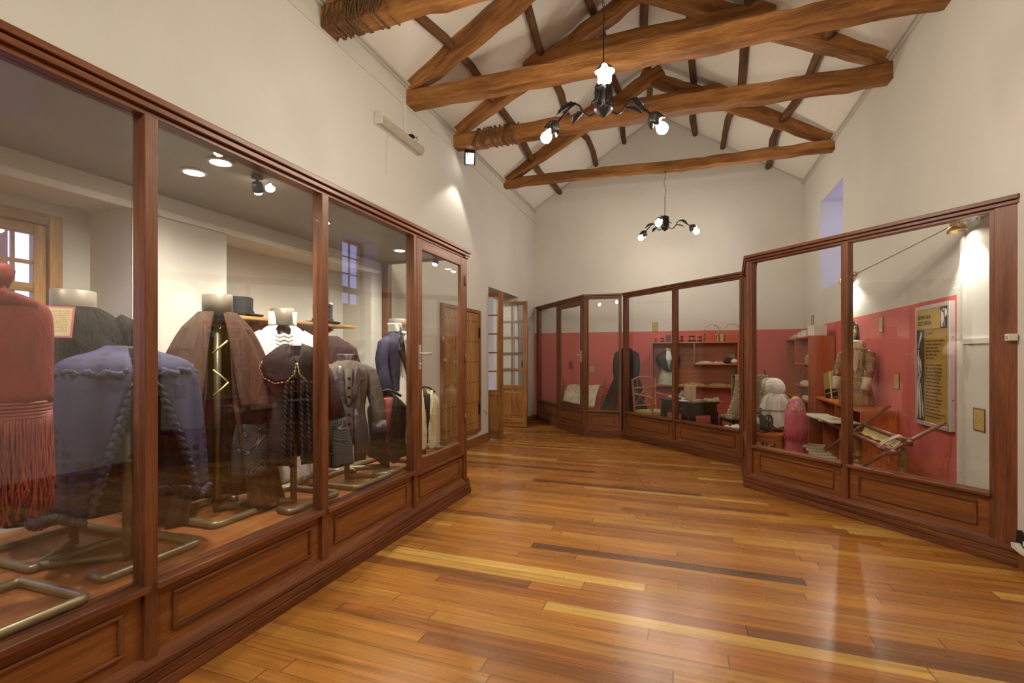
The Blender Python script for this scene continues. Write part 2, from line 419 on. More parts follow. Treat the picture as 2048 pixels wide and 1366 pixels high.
# ------------------------------------------------------------------ the room
XL, XR, YB, YF = -2.95, 2.02, 9.73, -3.6
ZW, XM, ZM = 4.45, -0.46, 6.05        # slope starts at ZW on both walls and meets over XM at ZM
def pierced(mb, x0, x1, ys, zs, holes):
    """wall slab along y with rectangular holes (y0, y1, z0, z1)"""
    Y = sorted({ys[0], ys[1]} | {h[0] for h in holes} | {h[1] for h in holes})
    for a, b in zip(Y, Y[1:]):
        hs = sorted([(h[2], h[3]) for h in holes if h[0] <= a+1e-6 and h[1] >= b-1e-6]); z = zs[0]
        for h0, h1 in hs:
            if h0 > z+1e-6: mb.box(x0, x1, a, b, z, h0)
            z = h1
        if z < zs[1]-1e-6: mb.box(x0, x1, a, b, z, zs[1])
struct(MB().box(-7.2, 2.6, YF-.3, YB+.3, -.1, 0), 'floor', M['floor'])
mb = MB(); pierced(mb, -3.45, XL, (YF-.2, YB), (0, 4.55), [(.35, 1.85, .40, 2.20), (2.45, 4.08, .40, 2.20), (7.17, 8.65, 0, 2.47)])
mb.box(-3.45, -3.30, 2.45, 4.08, .40, 2.20)                 # blind recess behind the hat shelf
mb.box(-3.45, -3.32, .35, .50, .40, 2.20).box(-3.45, -3.32, 1.705, 1.85, .40, 2.20).box(-3.45, -3.32, .5, 1.705, .40, .85).box(-3.45, -3.32, .5, 1.705, 2.13, 2.20)
struct(mb, 'wall_left', M['wall'])
mb = MB(); pierced(mb, XR, XR+.55, (YF-.2, YB), (0, 4.55), [(7.52, 8.65, 2.36, 3.74)])
struct(mb, 'wall_right', M['wall_r'])
gable = [(XL-.5, 0), (XR+.55, 0), (XR+.55, ZW), (XM, ZM+.05), (XL-.5, ZW)]
struct(MB().prism(gable, (0, YB+.2, 0), (1, 0, 0), (0, 0, 1), .2), 'wall_back', M['wall_b'])
struct(MB().prism(gable, (0, YF, 0), (1, 0, 0), (0, 0, 1), .2), 'wall_front', M['wall'])
mb = MB()
for xa, xb in ((XL-.02, XM), (XM, XR+.02)):
    za, zb = (ZW, ZM) if xa < XM-.1 else (ZM, ZW)
    mb.prism([(xa, za), (xb, zb), (xb, zb+.15), (xa, za+.15)], (0, YB+.05, 0), (1, 0, 0), (0, 0, 1), YB-YF+.1)
struct(mb, 'ceiling', M['ceil'])
struct(MB().box(-6.9, -6.7, 5.0, 10.8, 0, 3.4).box(-6.9, -3.45, 10.6, 10.8, 0, 3.4).box(-6.9, -3.45, 5.0, 5.2, 0, 3.4).box(-6.9, -3.45, 5.0, 10.8, 3.4, 3.5), 'wall_hall', M['wall'])
# small white mouldings under the slopes
struct(MB().box(XL, XL+.012, YF, YB, 4.165, 4.19), 'trim_1', M['wtrim'])
struct(MB().box(XL, XL+.05, YF, YB, 4.40, 4.425).box(XL, XL+.03, YF, YB, 4.37, 4.39), 'trim_2', M['wtrim'])
struct(MB().box(XR-.05, XR, YF, YB, 4.40, 4.425).box(XR-.03, XR, YF, YB, 4.37, 4.39), 'trim_3', M['wtrim'])
struct(MB().beam((XL, YB-.01, 4.41), (XM, YB-.01, 5.99), .02, .03).beam((XR, YB-.01, 4.41), (XM, YB-.01, 5.99), .02, .03), 'trim_4', M['wtrim'])
# vertical and horizontal strips on the white stretch of the right wall
struct(MB().box(XR-.018, XR, 4.575, 4.612, 0, 2.35).box(XR-.022, XR, 4.0, 4.575, 1.44, 1.478), 'trim_5', M['wtrim'])
struct(MB().box(XL, XL+.022, 4.345, 7.17, 0, .125).box(XL, XL+.028, 4.345, 7.17, 0, .02), 'baseboard_left', M['base'], bevel=.004)
struct(MB().box(XL, XL+.022, 8.65, YB, 0, .125), 'baseboard_back', M['base'], bevel=.004)
struct(MB().box(XR-.022, XR, YF, 3.93, 0, .12), 'baseboard_right', M['base'], bevel=.004)

struct(MB().box(XL+.6, XR, YB-.02, YB, 0, .10).box(XR-.02, XR, 5.0, 7.8, 0, .10), 'trim_6', M['base'])
# window_1: casement in the deep recess of the left wall
w = thing('window_1', 'timber casement window in the recess behind the left cabinet', 'window', (-3.36, 1.1, .85), kind='structure')
def frame_x(mb, x0, x1, y0, y1, z0, z1, t):
    mb.box(x0, x1, y0, y0+t, z0, z1).box(x0, x1, y1-t, y1, z0, z1).box(x0, x1, y0+t, y1-t, z0, z0+t).box(x0, x1, y0+t, y1-t, z1-t, z1); return mb
frame_x(MB(), -3.40, -3.295, .5, 1.705, .85, 2.13, .06).build('window_frame', M['board'], w, bevel=.004)
for y0, y1 in ((.565, 1.10), (1.105, 1.642)):
    sh = frame_x(MB(), -3.365, -3.32, y0, y1, .915, 2.068, .055).build('sash', M['board'], w, bevel=.003)
    mb = MB()
    for z in (1.20, 1.46, 1.86): mb.box(-3.352, -3.333, y0+.055, y1-.055, z-.010, z+.010)
    mb.box(-3.355, -3.325, y0+.055, y1-.055, 1.70, 1.745)
    for k in (1, 2, 3): mb.box(-3.350, -3.335, y0+(y1-y0)*k/4-.008, y0+(y1-y0)*k/4+.008, .97, 2.02)
    mb.build('glazing_bar', M['board'], sh)
    MB().box(-3.345, -3.340, y0+.05, y1-.05, .965, 2.02).build('window_pane', M['pane'], sh)
# what stands outside this window: a gallery post with a painted bracket
g = thing('gallery_post', 'reddish timber gallery post outside the left window', 'post', (-4.6, 1.9, 0))
MB().box(-4.72, -4.52, 1.80, 2.02, 0, 3.0).build('post_shaft', plain('red_lead_timber', (.34, .13, .10), .6, 0, .4, .2, 6), g, bevel=.01)
MB().beam((-4.62, 1.2, 2.35), (-4.62, 2.75, 2.35), .16, .14).beam((-4.62, 1.35, 2.3), (-4.62, 1.85, 1.9), .1, .1).build('bracket', plain('gallery_beam', (.22, .15, .11), .7), g, bevel=.01)
# window_2: high window in the right wall, its glass set at the outer face
w = thing('window_2', 'high small-paned window in the bright recess of the right wall', 'window', (XR+.45, 8.08, 2.36), kind='structure')
frame_x(MB(), XR+.40, XR+.48, 7.52, 8.65, 2.36, 3.74, .05).build('window_frame', M['board'], w, bevel=.004)
mb = MB()
for k in (1, 2, 3): mb.box(XR+.425, XR+.455, 7.57, 8.60, 2.36+1.38*k/4-.012, 2.36+1.38*k/4+.012)
for k in (1, 2): mb.box(XR+.425, XR+.455, 7.52+1.13*k/3-.012, 7.52+1.13*k/3+.012, 2.41, 3.69)
mb.build('glazing_bar', M['board'], w)
MB().box(XR+.437, XR+.443, 7.56, 8.61, 2.40, 3.70).build('window_pane', M['pane'], w)

# door_1: pair of glazed leaves standing open at right angles to the wall
d = thing('door_1', 'pair of open glazed amber wood doors in the left wall', 'door', (-2.95, 7.9, 0), kind='structure')
def leaf(y, xa, xb, face, nm):
    H, st = 2.38, .075
    y0, y1 = y-.02, y+.02
    mb = MB().box(xa, xa+st, y0, y1, .015, H).box(xb-st, xb, y0, y1, .015, H)
    for a, b in ((.015, .17), (.72, .80), (H-.07, H)): mb.box(xa+st, xb-st, y0, y1, a, b)
    lf = mb.build(nm, M['door'], d, bevel=.004)
    MB().box(xa+st, xb-st, y-.010, y+.010, .17, .72).build('panel', M['door'], lf, bevel=.004)
    MB().box(xa+st+.05, xb-st-.05, y-.016, y+.016, .22, .67).build('raised_field', M['door'], lf, bevel=.008)
    mb = MB(); z0, z1 = .80, H-.07
    for k in range(1, 5): mb.box(xa+st, xb-st, y-.013, y+.013, z0+(z1-z0)*k/5-.012, z0+(z1-z0)*k/5+.012)
    xm = (xa+xb)/2; mb.box(xm-.012, xm+.012, y-.012, y+.012, z0, z1); mb.build('glazing_bar', M['door'], lf)
    MB().box(xa+st-.01, xb-st+.01, y-.003, y+.003, z0, z1).build('door_pane', M['pane'], lf)
    return lf
lf = leaf(8.60, -3.36, -2.75, -1, 'right_leaf')
MB().prism([(0, -.07), (.012, -.05), (.006, -.03), (.014, 0), (.006, .03), (.012, .05), (0, .07), (-.012, .05), (-.006, .03), (-.014, 0), (-.006, -.03), (-.012, -.05)], (-2.84, 8.578, 1.20), (1, 0, 0), (0, 0, 1), .012).build('escutcheon', M['blackiron'], lf)
leaf(7.22, -3.40, -2.72, -1, 'left_leaf')
tag(MB().box(-3.02, -2.94, 8.72, 8.78, 0, .055).build('door_wedge', M['board'], bevel=.003), 'small pale wood wedge on the floor under the open glazed door', 'wedge')

# studded wooden shutter on the left wall
s = thing('wooden_shutter', 'amber wood studded shutter in a dark frame on the left wall', 'shutter', (XL, 6.15, .2))
frame_x(MB(), XL, XL+.045, 5.53, 6.77, .20, 2.04, .05).build('shutter_frame', M['base'], s, bevel=.004)
for y0, y1 in ((5.585, 6.148), (6.152, 6.715)):
    mb = MB()
    for k in range(3): mb.box(XL, XL+.028, y0+(y1-y0)*k/3+.002, y0+(y1-y0)*(k+1)/3-.002, .255, 1.985)
    lf = mb.build('shutter_leaf', M['board'], s, bevel=.003)
    for j in range(6):
        for k in range(3):
            for e in (-.05, .05): MB().ball((XL+.028, y0+(y1-y0)*(k+.5)/3+e, .36+j*.30), .007, .011, .011, 8).build('stud', M['blackiron'], lf)
for z in (.55, 1.70): MB().box(XL+.028, XL+.05, 6.70, 6.725, z-.08, z+.08).build('hinge', M['blackiron'], s)
tag(MB().tube([(XL, 6.966, .49), (XL+.03, 6.966, .48), (XL+.04, 6.98, .45), (XL+.03, 7.0, .435), (XL+.03, 7.02, .45)], .004, 6).build('wall_hook', M['blackiron']), 'small dark wire hook low on the left wall beside the glazed door', 'hook')

# ------------------------------------------------------------------ roof timbers
def rafters(t, y, w, h):
    MB().beam((-3.02, y, 4.40), (-.30, y, 5.86), w, h, 22, .009).build('left_rafter', M['beam'], t, bevel=.012)
    MB().beam((2.09, y+.02, 4.40), (-.62, y+.02, 5.86), w, h, 22, .009).build('right_rafter', M['beam'], t, bevel=.012)
def rope(t, y, xa, xb, zc, w, h, n):
    rb = None
    mb = MB(); rr = random.Random(int(y*10))
    for k in range(n):
        x = xa+(xb-xa)*(k+rr.uniform(-.3, .3))/n; sl = rr.uniform(-.03, .05); a, b = w*.5+.006, h*.5+.008
        pts = [(x-sl, y-a, zc-b), (x, y-a-.002, zc), (x+sl, y-a, zc+b), (x+sl*1.3, y+a, zc+b), (x, y+a, zc), (x-sl*1.3, y+a, zc-b)]
        mb.tube(pts, rr.uniform(.005, .011), 5, True)
    return mb.build('rope_binding', M['rope'], t)
def truss(y, zl, zr, hl, w, lab, collar=None, crook=0.0, ch=.15, off=0):
    t = thing('roof_truss', lab, 'roof truss', (XM, y, 4.3), group='hewn timber roof trusses')
    z0, z1 = zl+hl/2, zr+hl/2
    mb = MB()
    mb.beam((-3.05, y, z0), (2.12, y, z1), w, hl, 34, .009, bend=crook); mb.build('tie_beam', M['beam'], t, bevel=.012)
    rafters(t, y+off, w*.95, .19)
    if collar: MB().beam((collar[0], y-.10, collar[2]), (collar[1], y-.10, collar[2]+.03), .10, ch, 6, .008).build('collar_beam', M['beam'], t, bevel=.01)
    return t
t1 = truss(3.46, 4.20, 4.20, .17, .19, 'hewn roof truss nearest the camera, cut by the top of the photo', (-1.7, .8, 5.2))
rope(t1, 3.46, -2.92, -2.30, 4.285, .19, .17, 24)
t2 = truss(4.81, 4.188, 4.19, .165, .18, 'hewn roof truss whose long tie beam passes right behind the near chandelier', (-1.6, .75, 5.22))
t3 = truss(5.99, 4.20, 4.18, .185, .17, 'hewn roof truss with yellowish rope-bound tie beam above the floodlight', (-1.93, .95, 5.13))
rope(t3, 5.99, -2.62, -2.02, 4.29, .17, .185, 18)
t4 = truss(7.94, 4.29, 4.255, .14, .15, 'farthest hewn roof truss, with the thin bent tie beam holding the small chandelier', (-1.6, .64, 5.33), .02)
PUR = [(-2.39, 'dark crooked purlin lowest on the left ceiling slope'), (-1.66, 'dark crooked purlin second up from the left wall'), (-1.02, 'dark crooked purlin third up from the left wall'), (-.50, 'dark ridge purlin under the peak of the ceiling'),
       (.15, 'dark crooked purlin just right of the ceiling peak'), (.72, 'dark crooked purlin halfway up the right ceiling slope'), (1.42, 'dark crooked purlin lowest on the right ceiling slope')]
for i, (x, lab) in enumerate(PUR):
    zc = ZW+(ZM-ZW)*((x-XL)/(XM-XL) if x < XM else (XR-x)/(XR-XM))-.075
    mb = MB(); rr = random.Random(i+5); pts = []; n = 18
    for k in range(n+1):
        y = -.5+(YB+.5-.03)*k/n
        sgn = .655*(1 if x < XM else -1)
        dx = .05*math.sin(y*1.3+i*2.1)+.03*math.sin(y*2.9+i)+rr.uniform(-.015, .015)
        pts.append((x+dx, y, zc+dx*sgn*(0.8)+rr.uniform(-.006, .006)))
    mb.tube(pts, [rr.uniform(.045, .056) for _ in pts], 8)
    tag(mb.build('roof_purlin', M['purlin']), lab, 'roof beam', 'dark pole purlins under the ceiling')

# ------------------------------------------------------------------ the glazed cabinets
def ring_xz(mb, x0, x1, z0, z1, y, t, d):
    mb.box(x0, x1, y-d, y, z0, z0+t).box(x0, x1, y-d, y, z1-t, z1).box(x0, x0+t, y-d, y, z0+t, z1-t).box(x1-t, x1, y-d, y, z0+t, z1-t)
SILL, RAIL, TOP = .44, 2.305, 2.385
def section(t, p, q, posts, door=None, glass=True, deep=.12, ends=(0, 0), board=None, hinge_right=True, sill_back=.12, pane='glass_r'):
    """one straight run from p to q; local x along, -y towards the room; posts = (x0, x1); door = bay index"""
    p = Vector((p[0], p[1], 0)); q = Vector((q[0], q[1], 0)); L = (q-p).length; a = math.atan2(q.y-p.y, q.x-p.x)
    T = Matrix.Translation(p) @ Matrix.Rotation(a, 4, 'Z')
    def mk():
        m = MB(); m.M = T; return m
    e0, e1 = ends
    m = mk()
    for z0, z1, y in ((0, .048, 0), (.050, .088, .007), (.090, .116, .014)):
        m.prism([(-e0*y*0, y), (L, y), (L-0, deep), (0, deep)], (0, 0, z0), (1, 0, 0), (0, 1, 0), z1-z0)
    m.build('plinth', M['mahog_d'], t, bevel=.004)
    m = mk(); m.prism([(.016, .116), (.03, .116), (.09, .116), (.09, .155), (.05, .155), (.036, .148)], (0, 0, 0), (0, 1, 0), (0, 0, 1), L)
    m.build('base_moulding', M['mahog_d'], t)
    m = mk()
    for z0, z1, y in ((2.327, 2.352, .012), (2.356, 2.385, 0)): m.box(0, L, y, deep+.02, z0, z1)
    m.box(0, L, .03, deep, 2.35, 2.36)
    m.build('cornice', M['mahog'], t, bevel=.004)
    m = mk(); m.box(0, L, .032, .10, RAIL, 2.327); m.build('top_rail', M['mahog'], t, bevel=.003)
    for x0, x1 in posts:
        m = mk(); m.box(x0, x1, .03, .10, .116, 2.31); m.build('post', M['mahog'], t, bevel=.003)
    for i in range(len(posts)-1):
        x0, x1 = posts[i][1], posts[i+1][0]
        m = mk(); m.box(x0, x1, .052, .085, .15, SILL-.03); bp = m.build('base_panel', M['mahog_p'], t)
        ix = min(.07, (x1-x0)*.13)
        m = mk(); ring_xz(m, x0+ix, x1-ix, .195, SILL-.075, .054, .016, .014); m.build('panel_moulding', M['mahog'], bp, bevel=.005)
        if door == i:
            z0, z1 = SILL-.02, RAIL-.005; st = min(.085, (x1-x0)*.16)
            m = mk(); m.box(x0, x1, .03, .10, SILL-.05, SILL-.02); m.build('door_sill', M['mahog'], t, bevel=.002)
            m = mk(); m.box(x0+.003, x0+st, .028, .062, z0+.003, z1).box(x1-st, x1-.003, .028, .062, z0+.003, z1).box(x0+st, x1-st, .028, .062, z0+.003, z0+.10).box(x0+st, x1-st, .028, .062, z1-.085, z1)
            dr = m.build('cabinet_door', M['mahog'], t, bevel=.004)
            m = mk(); m.box(x0+st-.01, x1-st+.01, .043, .048, z0+.09, z1-.075); m.build('glass_pane', M[pane], dr)
            hx = x0+st*.45 if hinge_right else x1-st*.45; sg = 1 if hinge_right else -1
            m = mk(); m.box(hx-.014, hx+.014, .018, .028, 1.24, 1.44).tube([(hx, .028, 1.37), (hx, -.02, 1.37), (hx+sg*.03, -.026, 1.37), (hx+sg*.115, -.022, 1.37)], .008, 8).ball((hx, .016, 1.285), .008)
            m.build('door_handle', M['chrome'], dr)
            hx = x1-.001 if hinge_right else x0+.001
            for z in (.75, 1.33, 2.08):
                m = mk(); m.tube([(hx, .022, z-.045), (hx, .022, z+.045)], .008, 8); m.build('hinge', M['brownw'], dr)
        else:
            m = mk(); m.box(x0-.012, x1+.012, .012, sill_back, SILL-.028, SILL); m.build('sill', M['mahog'], t, bevel=.005)
            m = mk(); m.box(x0+.0005, x1-.0005, .066, .071, SILL, RAIL); m.build('glass_pane', M[pane], t)
    if board:
        m = mk(); m.box(board[0], board[1], .024, .06, .118, 2.327); m.build('filler_board', M['mahog'], t, bevel=.003)
# left cabinet
lc = thing('display_cabinet', 'long mahogany glazed display cabinet full of garments along the left wall', 'display cabinet', (-2.45, 2.0, 0))
section(lc, (-1.97, -.75), (-1.97, 4.34), [(0, .055), (1.05, 1.105), (2.05, 2.102), (3.04, 3.095), (4.065, 4.105), (5.00, 5.055)], door=4, pane='glass')
section(lc, (-1.985, 4.34), (-2.945, 4.34), [(.02, .07), (.88, .95)])
MB().box(XL+.004, -2.09, -.74, 4.22, .405, SILL-.002).box(-3.295, XL+.004, .36, 1.84, .405, SILL-.002).box(-3.295, XL+.004, 2.46, 4.07, .405, SILL-.002).build('deck', M['deck'], lc)
MB().box(XL+.004, -2.08, -.74, 4.23, 2.315, 2.34).build('ceiling_panel', M['ceilpan'], lc)
MB().box(XL+.003, XL+.022, -.74, 4.2, 2.185, 2.225).build('cable_trunking', M['white'], lc, bevel=.004)
# right-hand partition: three runs by the back wall, then the nearer projecting part
A, B, Cc, D1, D2, E = (-2.93, 9.71), (-1.564, 7.987), (-.946, 8.05), (.678, 6.464), (.595, 5.481), (2.012, 3.949)
r1 = thing('glazed_partition', 'angled mahogany glazed partition with a door, closing off the far wall', 'display cabinet', (-.9, 8.2, 0))
lAB = math.dist(A, B); lBC = math.dist(B, Cc); lCD = math.dist(Cc, D1)
section(r1, A, B, [(0, .05*lAB), (.464*lAB, .50*lAB), (.955*lAB, lAB-.005)], door=1, hinge_right=False)
section(r1, B, Cc, [(.0, .055), (lBC-.05, lBC)])
section(r1, Cc, D1, [(0, .07), (.480*lCD, .508*lCD), (lCD-.055, lCD)])
r2 = thing('glazed_partition', 'mahogany glazed partition nearest on the right, with a wide board at the wall', 'display cabinet', (1.2, 4.9, 0))
lD = math.dist(D1, D2); lDE = math.dist(D2, E)
section(r2, D1, D2, [(.0, .05), (lD-.07, lD)])
section(r2, D2, E, [(.0, .075), (.462*lDE, .490*lDE), (.925*lDE, .939*lDE)], board=(.939*lDE, lDE-.002))

# ------------------------------------------------------------------ lamps
def align(p, d):
    return Matrix.Translation(Vector(p)) @ Vector(d).to_track_quat('Z', 'Y').to_matrix().to_4x4()
def leaf_grid(mb, o, d, up, L, Wd, curl=.3):
    o = Vector(o); d = Vector(d).normalized(); s = d.cross(Vector(up)).normalized(); u = s.cross(d)
    def fn(a, t):
        wv = Wd*math.sin(PI*min(1, t*1.05+.04))**.8*(1+.22*math.sin(t*34))*(1 if t < .97 else .1)
        return o+d*L*t+s*(a-.5)*wv+u*(-curl*L*t*t+abs(a-.5)*wv*.35)
    mb.grid(fn, 4, 14)
ch = thing('chandelier', 'black wrought-iron chandelier with three lit bulbs, hanging near in the upper middle', 'chandelier', (-.53, 3.44, 3.18), 19.55, 'three-armed iron chandeliers')
mb = MB(ch).lathe([(.01, .115), (.030, .112), (.056, .10), (.063, .085), (.057, .075), (.058, -.055), (.068, -.062), (.068, -.078), (.056, -.09), (.028, -.112), (.006, -.13)], 24)
for k in range(9):
    a = 2*PI*k/9; mb.tube([(.058*math.cos(a+q*.16), .058*math.sin(a+q*.16), -.05+q*.02) for q in range(7)], [.004, .008, .006, .009, .006, .008, .004], 6)
mb.build('chandelier_body', M['iron'], ch)
for k, ang in enumerate((-100, 20, 140)):
    a = R(ang); e = lambda r, z: (r*math.cos(a), r*math.sin(a), z)
    mb = MB(ch).tube([e(.05, -.045), e(.075, -.078), (e(.11, -.088)), e(.145, -.07), e(.175, -.025), e(.20, .02), e(.235, .045), e(.28, .035), e(.34, -.005), e(.41, -.045)], [.006, .007, .008, .008, .008, .007, .008, .008, .008, .009], 8)
    mb.tube([e(.062, -.06), e(.052, -.03), e(.056, 0), e(.075, .018), e(.096, .012), e(.10, -.006), e(.088, -.014)], [.007, .007, .006, .006, .005, .005, .004], 6)
    arm = mb.build('arm', M['iron'], ch)
    mb = MB(ch); leaf_grid(mb, e(.225, .044), (math.cos(a+.25), math.sin(a+.25), .12), (0, 0, 1), .165, .070, .5); leaf_grid(mb, e(.17, -.03), (math.cos(a-.35), math.sin(a-.35), -.05), (0, 0, 1), .145, .062, .3)
    mb.build('iron_leaf', M['iron'], arm, solid=.0025)
    dr = Vector((math.cos(a)*.74, math.sin(a)*.74, -.67))
    mb = MB(ch); mb.M = align(e(.395, -.03), dr)
    def petal(q, t, mb=mb):
        an = 2*PI*q; rr = .012+.045*math.sin(min(1.0, t*1.15)*PI*.62)+.012*t*math.sin(an*5)*t; return (rr*math.cos(an), rr*math.sin(an), .085*t+.014*t*math.sin(an*5+1))
    mb.grid(petal, 40, 10); mb.build('flower_cup', M['iron'], arm, solid=.002)
    mb = MB(ch); mb.M = align(e(.395, -.03), dr)
    mb.lathe([(.012, .04), (.016, .085), (.03, .11), (.041, .135), (.042, .15), (.036, .17), (.02, .183), (.004, .187)], 16)
    mb.build('bulb', M['bulb'], ch)
def chain(t, h, wav):
    mb = MB(t); n = int(h*.5/.03)
    mb.tube([(0, 0, .11), (0, 0, h*.5)], .005, 6)
    for k in range(n):
        z = h*.5+k*(h*.5)/n; o = wav*math.sin(k*.7); b = (1, 0) if k % 2 else (0, 1); l = h*.5/n*.62
        mb.tube([(o+b[0]*.008*math.cos(q*PI/4), b[1]*.008*math.cos(q*PI/4), z+l*.8+l*math.sin(q*PI/4)) for q in range(8)], .0022, 5, True)
    mb.lathe([(.03, h), (.028, h-.01), (.01, h-.03), (.004, h-.035)], 12)
    mb.build('hanging_chain', M['iron'], t)
ch2 = dup(ch, (-.26, 7.92, 3.44), 1, 'small distant iron chandelier with three lit bulbs below the farthest truss'); MW[ch2.name] = Matrix.Translation((-.26, 7.92, 3.44))
ch3 = dup(ch, (-.46, -.9, 3.3), 60, 'unseen iron chandelier with lit bulbs, added behind the viewer to light the room'); MW[ch3.name] = Matrix.Translation((-.46, -.9, 3.3)) @ Matrix.Rotation(R(60), 4, 'Z')  # out-of-view chandelier, added for the light it throws into the room
bm2 = emit('lit_bulb_far', WARM, BULB*.62)
for c in ch2.children:
    if c.name.startswith('bulb'):
        c.data = c.data.copy(); c.data.materials[0] = bm2
chain(ch, 1.02, .004); chain(ch2, .84, .012); chain(ch3, 2.3, .004)

# fluorescent batten lamp on a conduit
fl = thing('fluorescent_lamp', 'unlit ribbed fluorescent batten lamp high on the left wall', 'lamp', (XL+.05, 4.5, 3.75))
MB().prism([(0, -.055), (.035, -.055), (.035, .055), (0, .055)], (XL+.0, 4.14, 3.76), (1, 0, 0), (0, 0, 1), -.80).build('lamp_body', M['white'], fl, bevel=.004)
mb = MB().prism([(.03, -.055), (.075, -.050), (.105, -.018), (.105, .02), (.075, .05), (.03, .055)], (XL, 4.125, 3.76), (1, 0, 0), (0, 0, 1), -.83)
mb.build('diffuser', M['tubelens'], fl, bevel=.004)
MB().box(XL+.004, XL+.10, 4.955, 4.965, 3.70, 3.82).build('end_cap', M['white'], fl, bevel=.003); MB().box(XL+.004, XL+.10, 4.115, 4.126, 3.70, 3.82).build('end_cap', M['white'], fl, bevel=.003)
MB().box(XL+.002, XL+.022, 4.665, 4.69, 3.815, 4.168).build('conduit', M['white'], fl)
MB().box(XL+.03, XL+.09, 4.70, 4.76, 3.815, 3.845).tube([(XL+.07, 4.76, 3.82), (XL+.09, 4.80, 3.85), (XL+.08, 4.83, 3.82)], .004, 6).build('clip', M['blackiron'], fl)
MB().tube([(XL+.03, 4.33, 3.70), (XL+.012, 4.33, 3.30)], .0025, 5).ball((XL+.012, 4.33, 3.29), .009).build('pull_cord', M['white'], fl)
# floodlight below the rope-bound tie beam
ff = thing('floodlight', 'dark finned floodlight glaring under the rope-bound tie beam', 'floodlight', (-2.79, 6.10, 4.10))
mb = MB(ff); mb.M = align((0, 0, 0), (.30, -.62, -.72)); mb.box(-.075, .075, -.095, .095, -.05, .0)
for k in range(6): mb.box(-.07+k*.026, -.06+k*.026, -.09, .09, -.085, -.05)
mb.build('lamp_housing', M['iron'], ff, bevel=.004)
mb = MB(ff); mb.M = align((0, 0, 0), (.30, -.62, -.72)); mb.box(-.055, .055, -.075, .075, 0, .006); mb.build('flood_lens', M['flood'], ff)
MB(ff).tube([(0, -.09, .0), (0, -.08, .09), (0, 0, .105), (0, .08, .09)], .007, 6).build('bracket', M['iron'], ff)
lamp('flood_spot', 'SPOT', (-2.763, 6.044, 4.03), 30, (1, .98, .86), .025, spot=104, blend=.2, aim=(-2.34, 5.90, 3.10))

# recessed lamps and small spots inside the left cabinet
def downlight(x, y, lab, power):
    t = thing('downlight', lab, 'downlight', (x, y, 2.315), 0, 'recessed lamps in the cabinet ceiling')
    MB(t).lathe([(.062, 0), (.062, -.005), (.048, -.009), (.044, -.004), (.044, 0)], 24).build('trim_ring', M['white'], t)
    MB(t).lathe([(.004, -.006), (.03, -.006), (.042, -.003), (.004, -.002)], 20).build('lamp_lens', M['down'], t)
    lamp('downlight_beam', 'SPOT', (x, y, 2.295), power, (1, .93, .78), .03, spot=152, blend=.9, aim=(x-.12, y, .4))
downlight(-2.41, 1.81, 'round recessed lamp above the brown cape, left of the small spot', 26)
downlight(-2.16, 1.76, 'bright recessed lamp close to the glass, above the brown cape', 26)
downlight(-2.43, 3.78, 'round recessed lamp above the navy jacket, left of the cabinet door', 40)
downlight(-2.44, .70, 'recessed lamp over the red shawl', 32)
downlight(-2.44, 2.80, 'recessed lamp over the white jacket', 36)
def spotlet(x, y, lab, aim, power):
    t = thing('cabinet_spot', lab, 'spotlight', (x, y, 2.31), 0, 'swivel spots in the cabinet ceiling')
    MB(t).lathe([(.03, 0), (.03, -.012), (.008, -.016), (.008, -.04), (.004, -.045)], 14).build('spot_stem', M['iron'], t)
    d = (Vector(aim)-Vector((x, y, 2.25))).normalized()
    mb = MB(t); mb.M = align((0, 0, -.05), d); mb.lathe([(.012, -.02), (.026, -.012), (.030, .03), (.027, .032), (.024, .01), (.01, .0)], 16); mb.build('spot_can', M['iron'], t)
    mb = MB(t); mb.M = align((0, 0, -.05), d); mb.lathe([(.003, .05), (.018, .046), (.025, .03), (.024, .018), (.004, .016)], 14); mb.build('spot_bulb', M['down'], t)
    p = Vector((x, y, 2.26))+d*.07
    lamp('spot_beam', 'SPOT', tuple(p), power, (1, .95, .82), .02, spot=60, blend=.6, aim=aim)
spotlet(-2.14, 1.96, 'small dark swivel spot pointing down beside two recessed lamps', (-2.75, 2.75, 1.4), 34)
spotlet(-2.22, 4.08, 'small swivel spot inside the cabinet door at its top', (-2.5, 3.9, 1.2), 14)
# brass spots on the right wall with their cable
def brass_spot(x, y, z, lab, aim, power):
    t = thing('brass_spot', lab, 'spotlight', (x, y, z), 0, 'brass spots on the right wall')
    MB(t).tube([(0, 0, 0), (-.025, 0, 0)], .028, 14).ball((-.035, 0, 0), .013).tube([(-.035, 0, 0), (-.07, .05, .005), (-.09, .10, .0)], .008, 8).build('wall_mount', M['brass'], t)
    d = (Vector(aim)-Vector((x-.09, y+.13, z-.02))).normalized()
    mb = MB(t); mb.M = align((-.09, .13, -.02), d); mb.lathe([(.012, -.075), (.03, -.065), (.034, -.02), (.042, .01), (.062, .06), (.060, .062), (.038, .012), (.01, 0)], 20); mb.build('spot_shade', M['brass'], t)
    mb = MB(t); mb.M = align((-.09, .13, -.02), d); mb.lathe([(.003, .045), (.025, .04), (.034, .022), (.02, .012), (.004, .01)], 14); mb.build('spot_bulb', M['down'], t)
    p = Vector((x-.09, y+.13, z-.02))+d*.065
    lamp('brass_beam', 'SPOT', tuple(p), power, (1, .95, .84), .02, spot=92, blend=.5, aim=aim)
brass_spot(XR-.004, 4.36, 2.36, 'brass shaded spot flooding the wall at the near end of the right partition', (1.99, 4.42, 1.3), 26)
brass_spot(XR-.004, 7.00, 2.36, 'brass spot at the far end of the wall cable, by the middle post', (1.9, 6.6, 1.2), 20)
